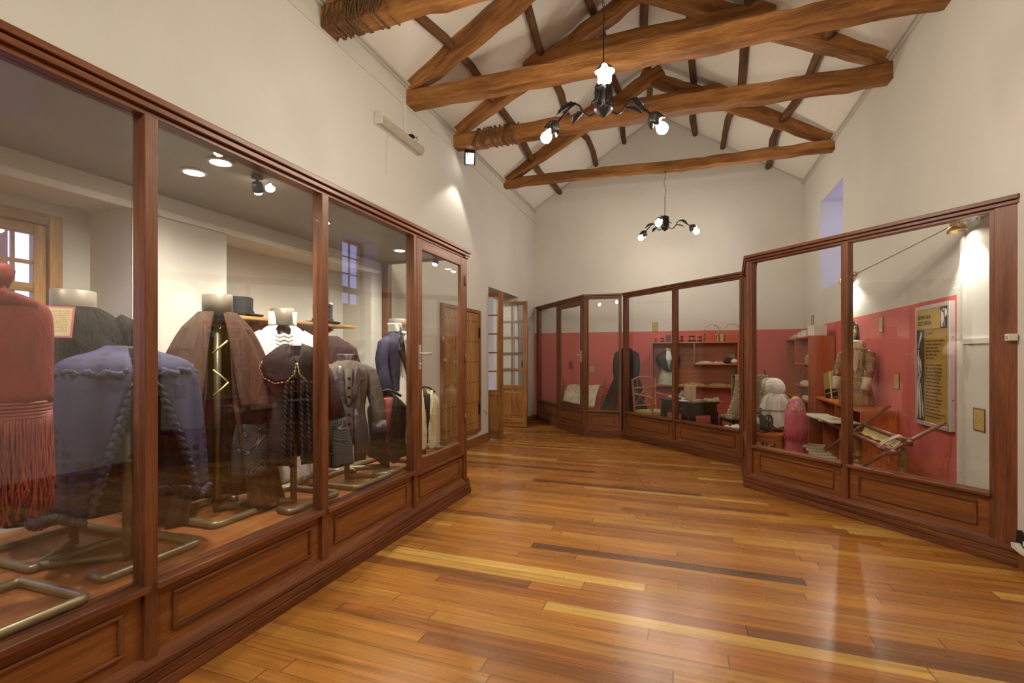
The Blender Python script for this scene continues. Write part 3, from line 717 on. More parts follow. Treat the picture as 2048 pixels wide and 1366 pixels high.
tag(MB().tube([(XR-.006, 6.97, 2.365), (XR-.006, 5.8, 2.375), (XR-.006, 4.75, 2.39), (XR-.006, 4.40, 2.37)], .006, 6).build('lamp_cable', M['wtrim']), 'thin pale cable strung along the right wall between two brass spots', 'cable')

lamp('hall_fill', 'POINT', (-4.3, 6.0, 2.9), 60, (1, .95, .88), .25)  # unseen fill lamp added to brighten the hall beyond the doors
# ------------------------------------------------------------------ garments of the left cabinet
ST = [(0, 0), (-.25, -.20), (-.25, .22), (.15, .225), (.16, -.19), (.06, -.175)]
def stand(x, y, rz, lab, top, neck=None, tilt=0):
    t = thing('garment_stand', lab, 'mannequin stand', (x, y, SILL), rz, 'bent bronze tube garment stands')
    r = .0185
    MB(t).tube(rounded([(a, b, r) for a, b in ST], .03), r, 12).build('base_tube', M['tube'], t)
    MB(t).tube([(0, 0, .004), (0, 0, top-SILL)], r*1.05, 14).build('pole', M['tube'], t)
    if neck:
        MB(t).lathe([(.088, neck[0]-SILL), (.088, neck[1]-SILL-.004), (.084, neck[1]-SILL), (.006, neck[1]-SILL)], 28, sy=.82).build('neck_block', M['neck'], t)
    return t
stand(-2.222, .92, 0, 'bronze tube stand under the red fringed shawl, at the left picture edge', 1.5)
stand(-2.34, 1.448, 0, 'bronze tube stand of the blue cutwork cape, its foot left of the first post', 1.33)
stand(-2.76, 1.47, 90, 'bronze tube stand behind the red shawl, carrying the black fur coat', 1.5, (1.50, 1.665))
stand(-2.572, 2.076, 180, 'bronze tube stand inside the open brown cape', 1.6, (1.585, 1.708))
stand(-2.27, 2.349, 0, 'bronze tube stand of the black blouse with the wide collar', 1.35)
stand(-2.71, 2.70, 0, 'bronze tube stand of the white jacket', 1.6, (1.57, 1.69))
stand(-2.329, 2.925, 180, 'bronze tube stand below the grey buttoned jacket', 1.25)
stand(-2.78, 3.27, 180, 'bronze tube stand of the dark coat beside the grey jacket', 1.5)
stand(-2.55, 3.93, 0, 'bronze tube stand of the navy tail jacket', 1.6, (1.58, 1.70))
stand(-2.262, 3.34, 0, 'bronze tube stand of the dark waistcoat with red lining', 1.0)
stand(-2.262, 3.93, 0, 'bronze tube stand of the cream waistcoat behind the glass door', .98)
M['red'] = cloth('brick_red_wool', (.24, .032, .022), .8); M['redf'] = cloth('red_silk_fringe', (.30, .05, .04), .5, .35, 900, .2, 0, .5)
M['fur'] = cloth('black_fur', (.012, .010, .009), .95, .4, 200, 1.0, 0)
M['brown'] = cloth('brown_cloth', (.066, .029, .017), .8, .3); M['brownd'] = cloth('dark_brown_cloth', (.060, .030, .016), .85, .3)
M['whitec'] = cloth('white_cotton', (.74, .71, .64), .8, .08); M['creamc'] = cloth('cream_wool', (.62, .52, .33), .85, .1)
M['blackc'] = cloth('black_silk', (.016, .012, .012), .6, .3, 900, .3, 0, .2); M['plum'] = cloth('plum_black', (.034, .019, .020), .75, .3)
M['grey'] = cloth('grey_faded_wool', (.105, .083, .064), .75, .25); M['purple'] = cloth('purple_satin', (.060, .042, .050), .35, .3, 900, .5, 0, .6)
M['navy'] = cloth('navy_wool', (.030, .030, .060), .8, .25); M['darkv'] = cloth('dark_waistcoat', (.028, .024, .018), .8, .3); M['lining'] = cloth('red_lining', (.42, .11, .085), .6, .12)
M['felt'] = cloth('black_felt', (.018, .018, .020), .85, .2)
def cutwork():
    m, nt, b = newmat('blue_cutwork')
    tc = nt.nodes.new('ShaderNodeTexCoord'); sp = nt.nodes.new('ShaderNodeSeparateXYZ')
    a = nt.nodes.new('ShaderNodeAttribute'); a.attribute_name = 'lat'; nt.links.new(a.outputs['Vector'], sp.inputs[0])
    u, v = sp.outputs[0], sp.outputs[1]
    fu = mth(nt, 'FRACT', mth(nt, 'MULTIPLY', u, 30.0)); fv = mth(nt, 'FRACT', mth(nt, 'MULTIPLY', v, 15.0))
    bar = mth(nt, 'MAXIMUM', mth(nt, 'LESS_THAN', fu, .36), mth(nt, 'LESS_THAN', fv, .36))
    arc = mth(nt, 'ADD', .46, mth(nt, 'MULTIPLY', mth(nt, 'COSINE', mth(nt, 'MULTIPLY', u, 25.13)), .14))
    low = mth(nt, 'MULTIPLY', mth(nt, 'LESS_THAN', v, arc), mth(nt, 'GREATER_THAN', v, .06))
    n1 = nd(nt, 'ShaderNodeTexVoronoi', i_Vector=a.outputs['Vector'], i_Scale=26.0)
    lace = mth(nt, 'MULTIPLY', mth(nt, 'GREATER_THAN', v, .72), mth(nt, 'LESS_THAN', n1.outputs['Distance'], .34))
    hole = mth(nt, 'MAXIMUM', mth(nt, 'MULTIPLY', low, mth(nt, 'SUBTRACT', 1.0, bar)), mth(nt, 'MULTIPLY', lace, .6))
    c = mixc(nt, hole, (.030, .027, .090), (.007, .005, .006)); nt.links.new(c, b.inputs['Base Color']); b.inputs['Roughness'].default_value = .75
    bp = nd(nt, 'ShaderNodeBump', i_Strength=.7, i_Distance=.012, i_Height=mth(nt, 'SUBTRACT', 1.0, hole)); nt.links.new(bp.outputs[0], b.inputs['Normal']); return m
M['cut'] = cutwork(); M['bluet'] = cloth('blue_ruffle', (.030, .030, .060), .7, .3)
def swirl():
    m, nt, b = newmat('white_swirl_braid')
    tc = nt.nodes.new('ShaderNodeTexCoord')
    n1 = nd(nt, 'ShaderNodeTexNoise', i_Vector=tc.outputs['Object'], i_Scale=7.0, i_Detail=0.0)
    f = mth(nt, 'FRACT', mth(nt, 'MULTIPLY', n1.outputs[0], 34.0)); ln = mth(nt, 'LESS_THAN', f, .20)
    c = mixc(nt, ln, (.020, .016, .016), (.15, .135, .125)); nt.links.new(c, b.inputs['Base Color']); b.inputs['Roughness'].default_value = .7; return m
M['swirl'] = swirl()

# 1 red fringed shawl
t = thing('fringed_shawl', 'brick red shawl with long silk fringe at the left picture edge', 'shawl', (-2.225, .905, SILL), 62)
H = -SILL
MB(t).loft([(1.19+H, 0, 0, .185, .12), (1.35+H, 0, 0, .188, .12), (1.47+H, 0, 0, .188, .115), (1.525+H, 0, 0, .175, .10), (1.555+H, 0, 0, .13, .085), (1.575+H, 0, -.01, .085, .065), (1.60+H, 0, -.01, .075, .055)], fold=(5, .002, .006), p=3.2).build('shawl_cloth', M['red'], t, solid=.006)
MB(t).tube([(-.155, -.05, 1.525+H), (-.10, -.10, 1.545+H), (0, -.10, 1.60+H), (.07, -.05, 1.625+H), (.06, .04, 1.61+H), (-.03, .07, 1.60+H), (-.10, .02, 1.585+H), (-.06, -.06, 1.57+H), (.05, -.10, 1.55+H), (.15, -.06, 1.52+H)], [.02, .03, .034, .034, .03, .03, .03, .03, .03, .02], 10).build('twisted_fold', M['red'], t)
mb = MB(t)
for q in range(5): mb.tube([((.187*(1+.3*(abs(math.sin(2*a)))**2*.25))*math.sin(a), -.122*math.cos(a)*(1+.3*(abs(math.sin(2*a)))**2*.25), 1.19+H-.012*q) for a in [2*PI*k/40 for k in range(40)]], .006, 6, True)
mb.build('knotted_band', M['redf'], t)
mb = MB(t); rr = random.Random(4)
for k in range(420):
    a = 2*PI*k/420+rr.uniform(-.01, .01); e = 1+.08*abs(math.sin(2*a)); x, y = .187*e*math.sin(a), -.122*e*math.cos(a); zb = rr.uniform(.79, .90)
    pts = [(x+rr.uniform(-.0022, .0022)*j, y+rr.uniform(-.0022, .0022)*j, 1.16+H-(1.16-zb)*j/6) for j in range(7)]
    mb.tube(pts, [.0024, .0024, .0026, .0028, .0030, .0036, .0046], 4)
mb.build('fringe', M['redf'], t, kind='stuff')

# generic pieces for coats
def sleeve(mb, sx, pts, r): mb.tube([(sx*a, b, c) for a, b, c in pts], r, 14)
def lapel(t, mat, side, z0, z1, y, w=.07, name='lapel', lift=.012):
    o = side
    pts = [(o*.012, z0), (o*.03, z0+.02), (o*(w+.03), z0+(z1-z0)*.55), (o*(w+.055), z0+(z1-z0)*.66), (o*(w+.02), z0+(z1-z0)*.72), (o*(w+.03), z0+(z1-z0)*.86), (o*.065, z1), (o*.045, z1)]
    if o < 0: pts = pts[::-1]
    return hug(t, pts, y, .10, lift, mat, name)
def hug(t, pts, y, tilt, lift, mat, name, curve=2.4):
    # flat cloth piece laid against the front of a body: y at its lowest point, leaning back by tilt, wrapped round by curve
    z0 = min(b for a, b in pts); n = len(pts); cx = sum(a for a, b in pts)/n; cz = sum(b for a, b in pts)/n
    f = lambda a, b, e: (a, y+tilt*(b-z0)+curve*a*a-e, b)
    P = []
    for i in range(n):
        (a, b), (c, d) = pts[i], pts[(i+1) % n]
        for k in range(3): P.append((a+(c-a)*k/3, b+(d-b)*k/3))
    m = len(P); mid = [((a+cx)/2, (b+cz)/2) for a, b in P]
    vs = []
    for e in (0, abs(lift)): vs += [f(a, b, e) for a, b in P]+[f(a, b, e*1.0) for a, b in mid]+[f(cx, cz, e)]
    w = 2*m+1; fs = []
    for i in range(m):
        j = (i+1) % m
        for o_ in (0, w): fs += [(o_+i, o_+j, o_+m+j, o_+m+i), (o_+m+i, o_+m+j, o_+2*m)]
        fs.append((i, j, w+j, w+i))
    return MB(t).add(vs, fs, None, True).build(name, mat, t)

# 2 black fur coat
t = thing('fur_coat', 'black fur coat on a neck block, behind the red shawl', 'coat', (-2.76, 1.47, SILL), 52)
MB(t).loft([(.60+H, 0, 0, .25, .19), (.95+H, 0, 0, .23, .17), (1.28+H, 0, 0, .215, .15), (1.46+H, 0, 0, .212, .125), (1.545+H, 0, 0, .15, .10), (1.585+H, 0, 0, .095, .085)], fold=(6, .002, .010)).build('coat_body', M['fur'], t, solid=.01)
for s in (-1, 1):
    mb = MB(t); sleeve(mb, s, [(.15, 0, 1.515+H), (.215, 0, 1.47+H), (.25, -.01, 1.33+H), (.27, -.03, 1.12+H), (.275, -.07, .92+H)], [.055, .075, .080, .074, .066]); mb.build('sleeve', M['fur'], t)
    hug(t, [(s*.01, 1.02+H), (s*.10, 1.20+H), (s*.165, 1.40+H), (s*.12, 1.46+H), (s*.085, 1.565+H), (s*.03, 1.55+H)], -.178, .14, .025, M['fur'], 'fur_lapel', 1.6)
# 3 blue cutwork cape
t = thing('cutwork_cape', 'navy blue cape with cutwork lattice and scalloped ruffled hem', 'cape', (-2.34, 1.448, SILL), 80)
SC = lambda a, q: (-.05*abs(math.cos(1.5*a))+.03)*(1-q)**3
cape_secs = [(.715+H, 0, 0, .29, .215, 84), (.95+H, 0, 0, .28, .20, 62), (1.15+H, 0, 0, .268, .175, 36), (1.28+H, 0, 0, .252, .148, 18), (1.335+H, 0, 0, .215, .115, 18), (1.37+H, 0, 0, .12, .078, 26), (1.395+H, 0, 0, .075, .06, 36)]
o = MB(t).loft(cape_secs, n=72, rings=36, fold=(6, .002, .016), zmod=SC, p=2.4).build('cape_cloth', M['cut'], t, solid=.005)
me = o.data; at = me.attributes.new('lat', 'FLOAT_VECTOR', 'POINT')
for i, v in enumerate(me.vertices):
    x, y, z = v.co; at.data[i].vector = (math.atan2(x, -y)/(2*PI)*1.0+.5, (z-(.70+H))/.70, 0)
hem = []
for k in range(241):
    f = k/240; a = R(42)+(2*PI-R(84))*f; rx = 1/((abs(math.cos(a))**2.4+abs(math.sin(a))**2.4)**(1/2.4))
    w_ = .008*math.sin(k*1.35)
    hem.append(((.298+w_)*rx*math.sin(a), -(.222+w_)*rx*math.cos(a), .690+H+SC(a, 0)+.007*math.sin(k*1.35+1)))
MB(t).tube(hem, [.013+.006*abs(math.sin(k*.68)) for k in range(241)], 6).build('ruffle', M['bluet'], t)
for s in (-1, 1):
    pts = []
    for k in range(90):
        f = k/89; z = .72+.63*f; a = s*R(42-36*min(1, f*1.15)); w_ = .008*math.sin(k*1.3)
        rx, ry = .29-.10*max(0, f-.75)*4*.9*.25-.19*max(0, f-.8)/.2, .225-.075*min(1, f/.85)-.08*max(0, f-.8)/.2
        pts.append((rx*math.sin(a)*1.02+w_, -ry*math.cos(a)*1.06-abs(w_), z+H))
    MB(t).tube(pts, [.010+.005*abs(math.sin(k*.65)) for k in range(90)], 6).build('ruffle', M['bluet'], t)
MB(t).tube([(.252*math.sin(a)+.01*math.sin(a*30), -.149*math.cos(a)-.01*math.sin(a*30), 1.275+H+.01*math.sin(a*22)) for a in [R(12)+(2*PI-R(24))*k/150 for k in range(151)]], [.012+.006*abs(math.sin(k*.7)) for k in range(151)], 6).build('ruffle', M['bluet'], t)
MB(t).loft([(1.02+H, 0, .01, .16, .10), (1.15+H, 0, .01, .16, .10), (1.32+H, 0, .01, .15, .085), (1.39+H, 0, .0, .07, .055)], n=28, rings=14).build('black_lining', M['blackc'], t, solid=.004)
# 4 brown cape over a long skirt
t = thing('brown_cape', 'tall brown cape over a floor-length pleated brown gown', 'gown', (-2.572, 2.076, SILL), 55)
MB(t).loft([(.455+H, 0, .02, .33, .26, 55), (.80+H, 0, .02, .27, .21, 44), (1.10+H, 0, .01, .22, .17, 34), (1.35+H, 0, 0, .21, .14, 30), (1.52+H, 0, 0, .17, .11, 30)], n=90, rings=24, fold=(17, .002, .020)).build('long_gown', M['brownd'], t, solid=.006)
MB(t).loft([(1.06+H, 0, 0, .345, .245, 34), (1.20+H, 0, 0, .30, .215, 30), (1.38+H, 0, 0, .235, .165, 28), (1.50+H, 0, 0, .178, .125, 26), (1.57+H, 0, 0, .125, .10, 26), (1.605+H, 0, 0, .094, .083, 26)], n=80, rings=24, fold=(9, .002, .012)).build('short_cape', M['brown'], t, solid=.007)
for z, e in ((1.40, 1), (1.24, -1), (1.17, 1)): MB(t).tube([(-.035*e, -.170-.28*(1.42-z), z-.035+H), (0, -.195-.28*(1.42-z), z+H), (.035*e, -.170-.28*(1.42-z), z+.035+H)], .005, 6).build('gilt_clasp', M['gold'], t)
# 5 white jacket with jabot
t = thing('white_jacket', 'bright white cotton jacket with stand-up collar and jabot on a neck block', 'jacket', (-2.71, 2.70, SILL), 50)
MB(t).loft([(.98+H, 0, 0, .165, .125, 30), (1.15+H, 0, 0, .150, .115, 26), (1.32+H, 0, 0, .175, .125, 34), (1.46+H, 0, 0, .185, .115, 44), (1.535+H, 0, 0, .13, .09, 46), (1.565+H, 0, 0, .092, .08, 46)], fold=(6, .002, .006)).build('jacket_body', M['whitec'], t, solid=.006)
MB(t).loft([(1.57+H, 0, 0, .092, .077, 60), (1.62+H, 0, 0, .094, .079, 66), (1.665+H, 0, 0, .096, .081, 80)], n=30, rings=6, fold=(5, 0, .001)).build('stand_collar', M['whitec'], t, solid=.004)
for s in (-1, 1):
    mb = MB(t); sleeve(mb, s, [(.12, 0, 1.50+H), (.175, 0, 1.46+H), (.205, -.01, 1.34+H), (.225, -.02, 1.18+H), (.225, -.06, 1.00+H)], [.045, .058, .060, .054, .048]); mb.build('sleeve', M['whitec'], t)
    lapel(t, M['whitec'], s, 1.16+H, 1.53+H, -.14, .06)
mb = MB(t)
for k in range(7):
    z = 1.50-.028*k; mb.tube([(-.055+.004*k, -.105-.006*k, z+H), (-.028, -.122-.006*k, z-.014+H), (0, -.112-.006*k, z+H), (.028, -.126-.006*k, z-.014+H), (.055-.004*k, -.105-.006*k, z+H)], .012, 6)
mb.build('jabot', M['whitec'], t)
MB(t).loft([(1.0+H, 0, .0, .13, .10), (1.25+H, 0, 0, .135, .10), (1.48+H, 0, 0, .14, .085)], n=28, rings=8).build('grey_waistcoat', M['grey'], t, solid=.004)
MB(t).loft([(.47+H, 0, .0, .20, .16), (.75+H, 0, 0, .185, .14), (1.0+H, 0, 0, .14, .11)], n=56, rings=12, fold=(15, .002, .012)).build('white_skirt', M['whitec'], t, solid=.004)
# 6 black blouse with wide gold-edged collar
t = thing('black_blouse', 'black blouse with a wide gold-edged collar and twisted cords', 'blouse', (-2.27, 2.349, SILL), 50)
MB(t).loft([(.70+H, 0, 0, .20, .145, 16), (.95+H, 0, 0, .175, .13, 10), (1.12+H, 0, 0, .165, .125, 6), (1.25+H, 0, 0, .172, .11, 4), (1.31+H, 0, 0, .12, .085, 3), (1.35+H, 0, 0, .06, .055, 0)], fold=(8, .002, .009)).build('blouse_body', M['plum'], t, solid=.006)
for s in (-1, 1):
    mb = MB(t); sleeve(mb, s, [(.10, 0, 1.28+H), (.165, 0, 1.24+H), (.20, -.01, 1.12+H), (.225, -.03, .95+H)], [.04, .062, .070, .080]); sl = mb.build('sleeve', M['plum'], t)
    MB(t).loft([(.66+H, s*.235, -.06, .10, .075), (.80+H, s*.235, -.05, .098, .075), (.96+H, s*.225, -.03, .08, .07)], n=30, rings=10, fold=(5, .002, .008)).build('braided_cuff', M['swirl'], t, solid=.005)
    OUT = [(.035, 1.425), (.10, 1.40), (.165, 1.345), (.190, 1.285), (.170, 1.225), (.115, 1.190), (.055, 1.200), (.015, 1.245), (.004, 1.31)]
    def pet(a, q, s=s, OUT=OUT):
        u = q*(len(OUT)-1); i = min(int(u), len(OUT)-2); f = u-i; f = f*f*(3-2*f)*.5+f*.5
        ox = OUT[i][0]+(OUT[i+1][0]-OUT[i][0])*f; oz = OUT[i][1]+(OUT[i+1][1]-OUT[i][1])*f
        nx, nz = .02, 1.355
        x = nx+(ox-nx)*a; z = nz+(oz-nz)*a
        return (s*x, -.085-.075*math.sin(min(1, max(0, (1.43-z)/.14))*1.5)+1.7*x*x-.008*math.sin(q*9)*a, z+H)
    pl = MB(t).grid(pet, 8, 32).build('collar_flap', M['blackc'], t, solid=.005)
    MB(t).tube([pet(1, .30+.70*k/40, s) for k in range(41)], [.0040+.0022*(k % 2) for k in range(41)], 6).build('gold_edging', M['gold'], pl)
MB(t).loft([(1.33+H, 0, .02, .062, .055, 0), (1.38+H, 0, .02, .050, .045, 0), (1.415+H, 0, .02, .052, .045, 0)], n=26, rings=6).build('neckband', M['blackc'], t, solid=.004)
for k, (x, zb) in enumerate(((-.05, .76), (-.022, .70), (.03, .72), (.062, .78))):
    mb = MB(t)
    for q in range(2):
        mb.tube([(x*(1+.25*j/60)+.0075*math.cos(j*.8+q*PI), -.155-.02*j/60+.0075*math.sin(j*.8+q*PI), 1.20+H-(1.20-zb)*j/60) for j in range(61)], .0085, 6)
    mb.build('twisted_cord', M['blackc'], t)
# 7 grey jacket
t = thing('grey_jacket', 'faded grey-purple jacket with satin lapels and a row of dark buttons', 'jacket', (-2.329, 2.925, SILL), 44)
MB(t).loft([(.70+H, 0, 0, .16, .125), (.85+H, 0, 0, .145, .115), (.98+H, 0, 0, .122, .105), (1.12+H, 0, 0, .150, .118), (1.23+H, 0, 0, .165, .105), (1.285+H, 0, 0, .115, .08), (1.32+H, 0, 0, .06, .055)], fold=(7, .002, .006), zmod=lambda a, q: (-.10*abs(math.sin(a))**2+.02)*(1-q)**4).build('jacket_body', M['grey'], t, solid=.006)
for s in (-1, 1):
    mb = MB(t); sleeve(mb, s, [(.10, 0, 1.265+H), (.155, 0, 1.225+H), (.195, -.005, 1.08+H), (.225, -.02, .93+H), (.23, -.06, .82+H)], [.04, .058, .058, .052, .045]); sl = mb.build('sleeve', M['grey'], t)
    MB(t).tube([(s*.228, -.045, .86+H), (s*.231, -.075, .78+H)], [.052, .056], 14).build('cuff', M['purple'], sl)
    lapel(t, M['purple'], s, 1.00+H, 1.28+H, -.137, .055)
    hug(t, [(s*.035, .60+H), (s*.12, .60+H), (s*.125, .80+H), (s*.055, .97+H), (s*.03, .97+H)], -.138, .05, .012, M['purple'], 'skirt_panel', 2.0)
hug(t, [(-.028, .70+H), (.028, .70+H), (.030, 1.0+H), (.022, 1.26+H), (-.022, 1.26+H), (-.030, 1.0+H)], -.138, .035, .012, M['grey'], 'button_placket', 2.0)
for k in range(8): MB(t).ball((0, -.151+.0022*k, .745+.064*k+H), .012, .007, .012, 10).build('button', M['blackp'], t)
MB(t).loft([(1.30+H, 0, .0, .06, .055, 30), (1.335+H, 0, 0, .064, .057, 40), (1.365+H, 0, 0, .075, .06, 60)], n=24, rings=5).build('stand_collar', M['purple'], t, solid=.004)
# 8 dark coat behind the post with a white gown below
t = thing('dark_coat', 'dark brown coat over white pleats, half hidden behind the third post', 'coat', (-2.78, 3.27, SILL), 62)
MB(t).loft([(.98+H, 0, 0, .185, .145), (1.18+H, 0, 0, .17, .13), (1.38+H, 0, 0, .185, .12), (1.47+H, 0, 0, .135, .09), (1.515+H, 0, 0, .07, .06)], fold=(7, .002, .008)).build('coat_body', M['plum'], t, solid=.006)
for s in (-1, 1):
    mb = MB(t); sleeve(mb, s, [(.12, 0, 1.44+H), (.175, 0, 1.39+H), (.215, -.01, 1.24+H), (.23, -.03, 1.02+H)], [.045, .062, .062, .055]); mb.build('sleeve', M['plum'], t)
MB(t).loft([(.46+H, 0, .0, .235, .18), (.75+H, 0, 0, .21, .16), (1.0+H, 0, 0, .16, .125)], n=70, rings=12, fold=(19, .002, .014)).build('white_pleats', M['whitec'], t, solid=.004)
# 9 navy tail jacket
t = thing('tail_jacket', 'navy tail jacket with white shirt front and cream trousers on a neck block', 'jacket', (-2.55, 3.93, SILL), 82)
MB(t).loft([(1.03+H, 0, 0, .140, .115, 70), (1.16+H, 0, 0, .140, .115, 62), (1.34+H, 0, 0, .168, .125, 60), (1.46+H, 0, 0, .178, .115, 62), (1.535+H, 0, 0, .13, .09, 60), (1.575+H, 0, 0, .09, .078, 50)], fold=(6, .001, .005), zmod=lambda a, q: (-.30*max(0, -math.cos(a))**2)*(1-q)**2).build('jacket_body', M['navy'], t, solid=.006)
for s in (-1, 1):
    mb = MB(t); sleeve(mb, s, [(.12, 0, 1.50+H), (.175, 0, 1.46+H), (.215, .0, 1.32+H), (.225, -.03, 1.18+H), (.205, -.09, .99+H)], [.045, .060, .060, .054, .046]); sl = mb.build('sleeve', M['navy'], t)
    lapel(t, M['blackc'], s, 1.14+H, 1.55+H, -.142, .055)
    mb = MB(t)
    for k in range(3): mb.ball((s*.10, -.145+.005*k, 1.16+.05*k+H), .008, .006, .008, 8)
    mb.build('button', M['brass'], t)
MB(t).loft([(1.10+H, 0, 0, .12, .10), (1.30+H, 0, 0, .14, .105), (1.48+H, 0, 0, .14, .09), (1.55+H, 0, 0, .09, .07)], n=30, rings=10).build('shirt_front', M['whitec'], t, solid=.004)
MB(t).loft([(1.575+H, 0, 0, .093, .079, 24), (1.62+H, 0, 0, .096, .081, 34), (1.655+H, 0, 0, .10, .085, 44)], n=30, rings=6).build('white_collar', M['whitec'], t, solid=.004)
MB(t).tube([(-.05, -.10, 1.57+H), (0, -.115, 1.565+H), (.03, -.13, 1.53+H), (.04, -.14, 1.46+H)], [.012, .016, .014, .018], 8).tube([(.05, -.10, 1.57+H), (0, -.115, 1.56+H), (-.02, -.13, 1.52+H), (-.03, -.14, 1.48+H)], [.012, .016, .014, .016], 8).build('white_tie', M['whitec'], t)
MB(t).loft([(.56+H, 0, 0, .105, .095), (.80+H, 0, 0, .125, .11), (1.08+H, 0, 0, .135, .11), (1.16+H, 0, 0, .13, .105)], n=30, rings=12, fold=(6, .001, .007)).build('cream_trousers', M['whitec'], t, solid=.004)
# 10, 11 waistcoats
def waistcoat(x, y, rz, lab, mat, lin, z0, sc_, tips=.09):
    t = thing('waistcoat', lab, 'waistcoat', (x, y, SILL), rz)
    zm = lambda a, q: -.17*abs(math.sin(a))**4*q**4-(tips*max(0, math.cos(a*1.0))**10*abs(math.sin(a*1.0)*3.2)-.0)*(1-q)**5
    MB(t).loft([(z0+H, 0, 0, .150*sc_, .105, 8), (z0+.14+H, 0, 0, .140*sc_, .105, 6), (z0+.28+H, 0, 0, .150*sc_, .11, 20), (z0+.40+H, 0, 0, .155*sc_, .10, 38), (z0+.475+H, 0, 0, .125*sc_, .08, 48), (z0+.52+H, 0, 0, .062*sc_, .055, 60)], n=72, rings=30, fold=(5, .001, .004), zmod=zm).build('waistcoat_body', mat, t, solid=.005)
    MB(t).loft([(z0+.02+H, 0, .005, .135*sc_, .090), (z0+.28+H, 0, .005, .135*sc_, .092), (z0+.40+H, 0, .005, .105*sc_, .082), (z0+.47+H, 0, .005, .085*sc_, .06)], n=30, rings=10, zmod=lambda a, q: -.10*abs(math.sin(a))**4*q**4).build('lining', lin, t, solid=.003)
    for s in (-1, 1):
        hug(t, [(s*.012, z0+.20+H), (s*.050, z0+.33+H), (s*.075, z0+.40+H), (s*.060, z0+.50+H), (s*.040, z0+.50+H)], -.118, .16, .010, mat, 'lapel', 2.4)
    mb = MB(t)
    for k in range(4): mb.ball((.012, -.116, z0+.05+.05*k+H), .006, .005, .006, 8)
    mb.build('button_row', M['blackp'] if mat is not M['creamc'] else mat, t)
    MB(t).tube([(-.11*sc_, 0, z0+.475+H), (-.05, 0, z0+.515+H), (0, 0, z0+.53+H), (.05, 0, z0+.515+H), (.11*sc_, 0, z0+.475+H)], .010, 8).build('hanger_bar', M['blackiron'], t)
    return t
waistcoat(-2.262, 3.34, 38, 'dark olive-black waistcoat with red lining, pointed hem, left of the glass door', M['darkv'], M['lining'], .545, 1.0)
waistcoat(-2.262, 3.93, 48, 'cream waistcoat standing behind the glass of the cabinet door', M['creamc'], M['darkv'], .535, .95, .07)
# hats on the shelf in the recess
sh = thing('hat_shelf', 'short board shelf with pale edge in the recess, carrying black hats', 'shelf', (-3.1, 3.1, 1.60))
MB().box(-3.295, -2.86, 2.47, 3.72, 1.605, 1.63).build('shelf_board', M['board'], sh, bevel=.006)
MB().beam((-3.28, 2.7, 1.45), (-2.95, 2.7, 1.60), .03, .04).build('shelf_bracket', M['board'], sh); MB().beam((-3.28, 3.5, 1.45), (-2.95, 3.5, 1.60), .03, .04).build('shelf_bracket', M['board'], sh)
def hat(x, y, lab, h=.13, tall=1):
    t = thing('hat', lab, 'hat', (x, y, 1.632), 0, 'black hats on the recess shelf')
    MB(t).lathe([(.004, .004), (.10, .002), (.150, .004), (.165, .014), (.163, .018), (.13, .012), (.098, .016), (.088, .05), (.090, h-.01), (.086, h), (.004, h)], 36, sx=.86).build('brim_and_crown', M['felt'], t)
    MB(t).lathe([(.099, .016), (.0935, .045), (.0945, .046), (.1005, .017)], 36, sx=.86).build('hat_band', M['blackc'], t)
hat(-3.00, 2.60, 'black felt hat left on the shelf, behind the neck block of the brown cape', .14)
hat(-2.98, 3.42, 'black felt top hat at the right end of the recess shelf', .17)

# ------------------------------------------------------------------ labels and the wall sign
M['paper'] = label_mat('ochre_label'); M['pinkpaper'] = label_mat('pink_edged_label', (.58, .46, .26), (.50, .12, .17), 16)
def label(name, lab, c, u, v, w, h, mat=None, cat='label', group='ochre paper labels'):
    u = Vector(u).normalized(); v = Vector(v).normalized(); n = u.cross(v); c = Vector(c); th = .003
    vs = [c+u*(a*w/2)+v*(b*h/2)+n*e for e in (0, th) for a, b in ((-1, -1), (1, -1), (1, 1), (-1, 1))]
    fs = [(3, 2, 1, 0), (4, 5, 6, 7), (0, 1, 5, 4), (1, 2, 6, 5), (2, 3, 7, 6), (3, 0, 4, 7)]
    me = bpy.data.meshes.new(name); me.from_pydata([tuple(q) for q in vs], [], fs)
    at = me.attributes.new('uvw', 'FLOAT_VECTOR', 'POINT')
    for i in range(8): at.data[i].vector = (((0, 0), (1, 0), (1, 1), (0, 1))[i % 4]+(0,))
    me.materials.append(mat or M['paper']); o = bpy.data.objects.new(name, me); COL.objects.link(o)
    MW[o.name] = Matrix.Identity(4); return tag(o, lab, cat, group)
RW = dict(u=(0, -1, 0), v=(0, 0, 1)); BW = dict(u=(1, 0, 0), v=(0, 0, 1)); X2 = XR-.004
label('paper_label', 'ochre paper label on red wall right of the round dark tray', (X2, 6.205, 1.69), w=.11, h=.175, **RW)
label('paper_label', 'ochre paper label on red wall left of the framed yellow sign', (X2, 5.805, 1.095), w=.12, h=.165, **RW)
label('paper_label', 'narrow ochre label above the tall orange bookcase, crossing red and white paint', (X2, 9.10, 1.915), w=.15, h=.20, **RW)
label('paper_label', 'ochre label with dark border on the white wall beside the near end post', (X2, 4.39, .89), w=.145, h=.165, **RW)
label('paper_label', 'ochre label on the red back wall above the embroidery stand', (-1.73, YB-.004, 1.085), w=.115, h=.15, **BW)
label('paper_label', 'ochre label on the white back wall above the row of irons', (-.50, YB-.004, 1.915), w=.105, h=.175, **BW)
label('paper_label', 'ochre label standing on the wall shelf between two cane hoops', (.645, 9.50, 1.692), u=(1, 0, 0), v=(0, .12, 1), w=.115, h=.155)
label('paper_label', 'ochre label leaning inside the wall shelf behind the black bonnet', (.86, 9.62, 1.315), u=(1, 0, .06), v=(-.06, .2, 1), w=.10, h=.17)
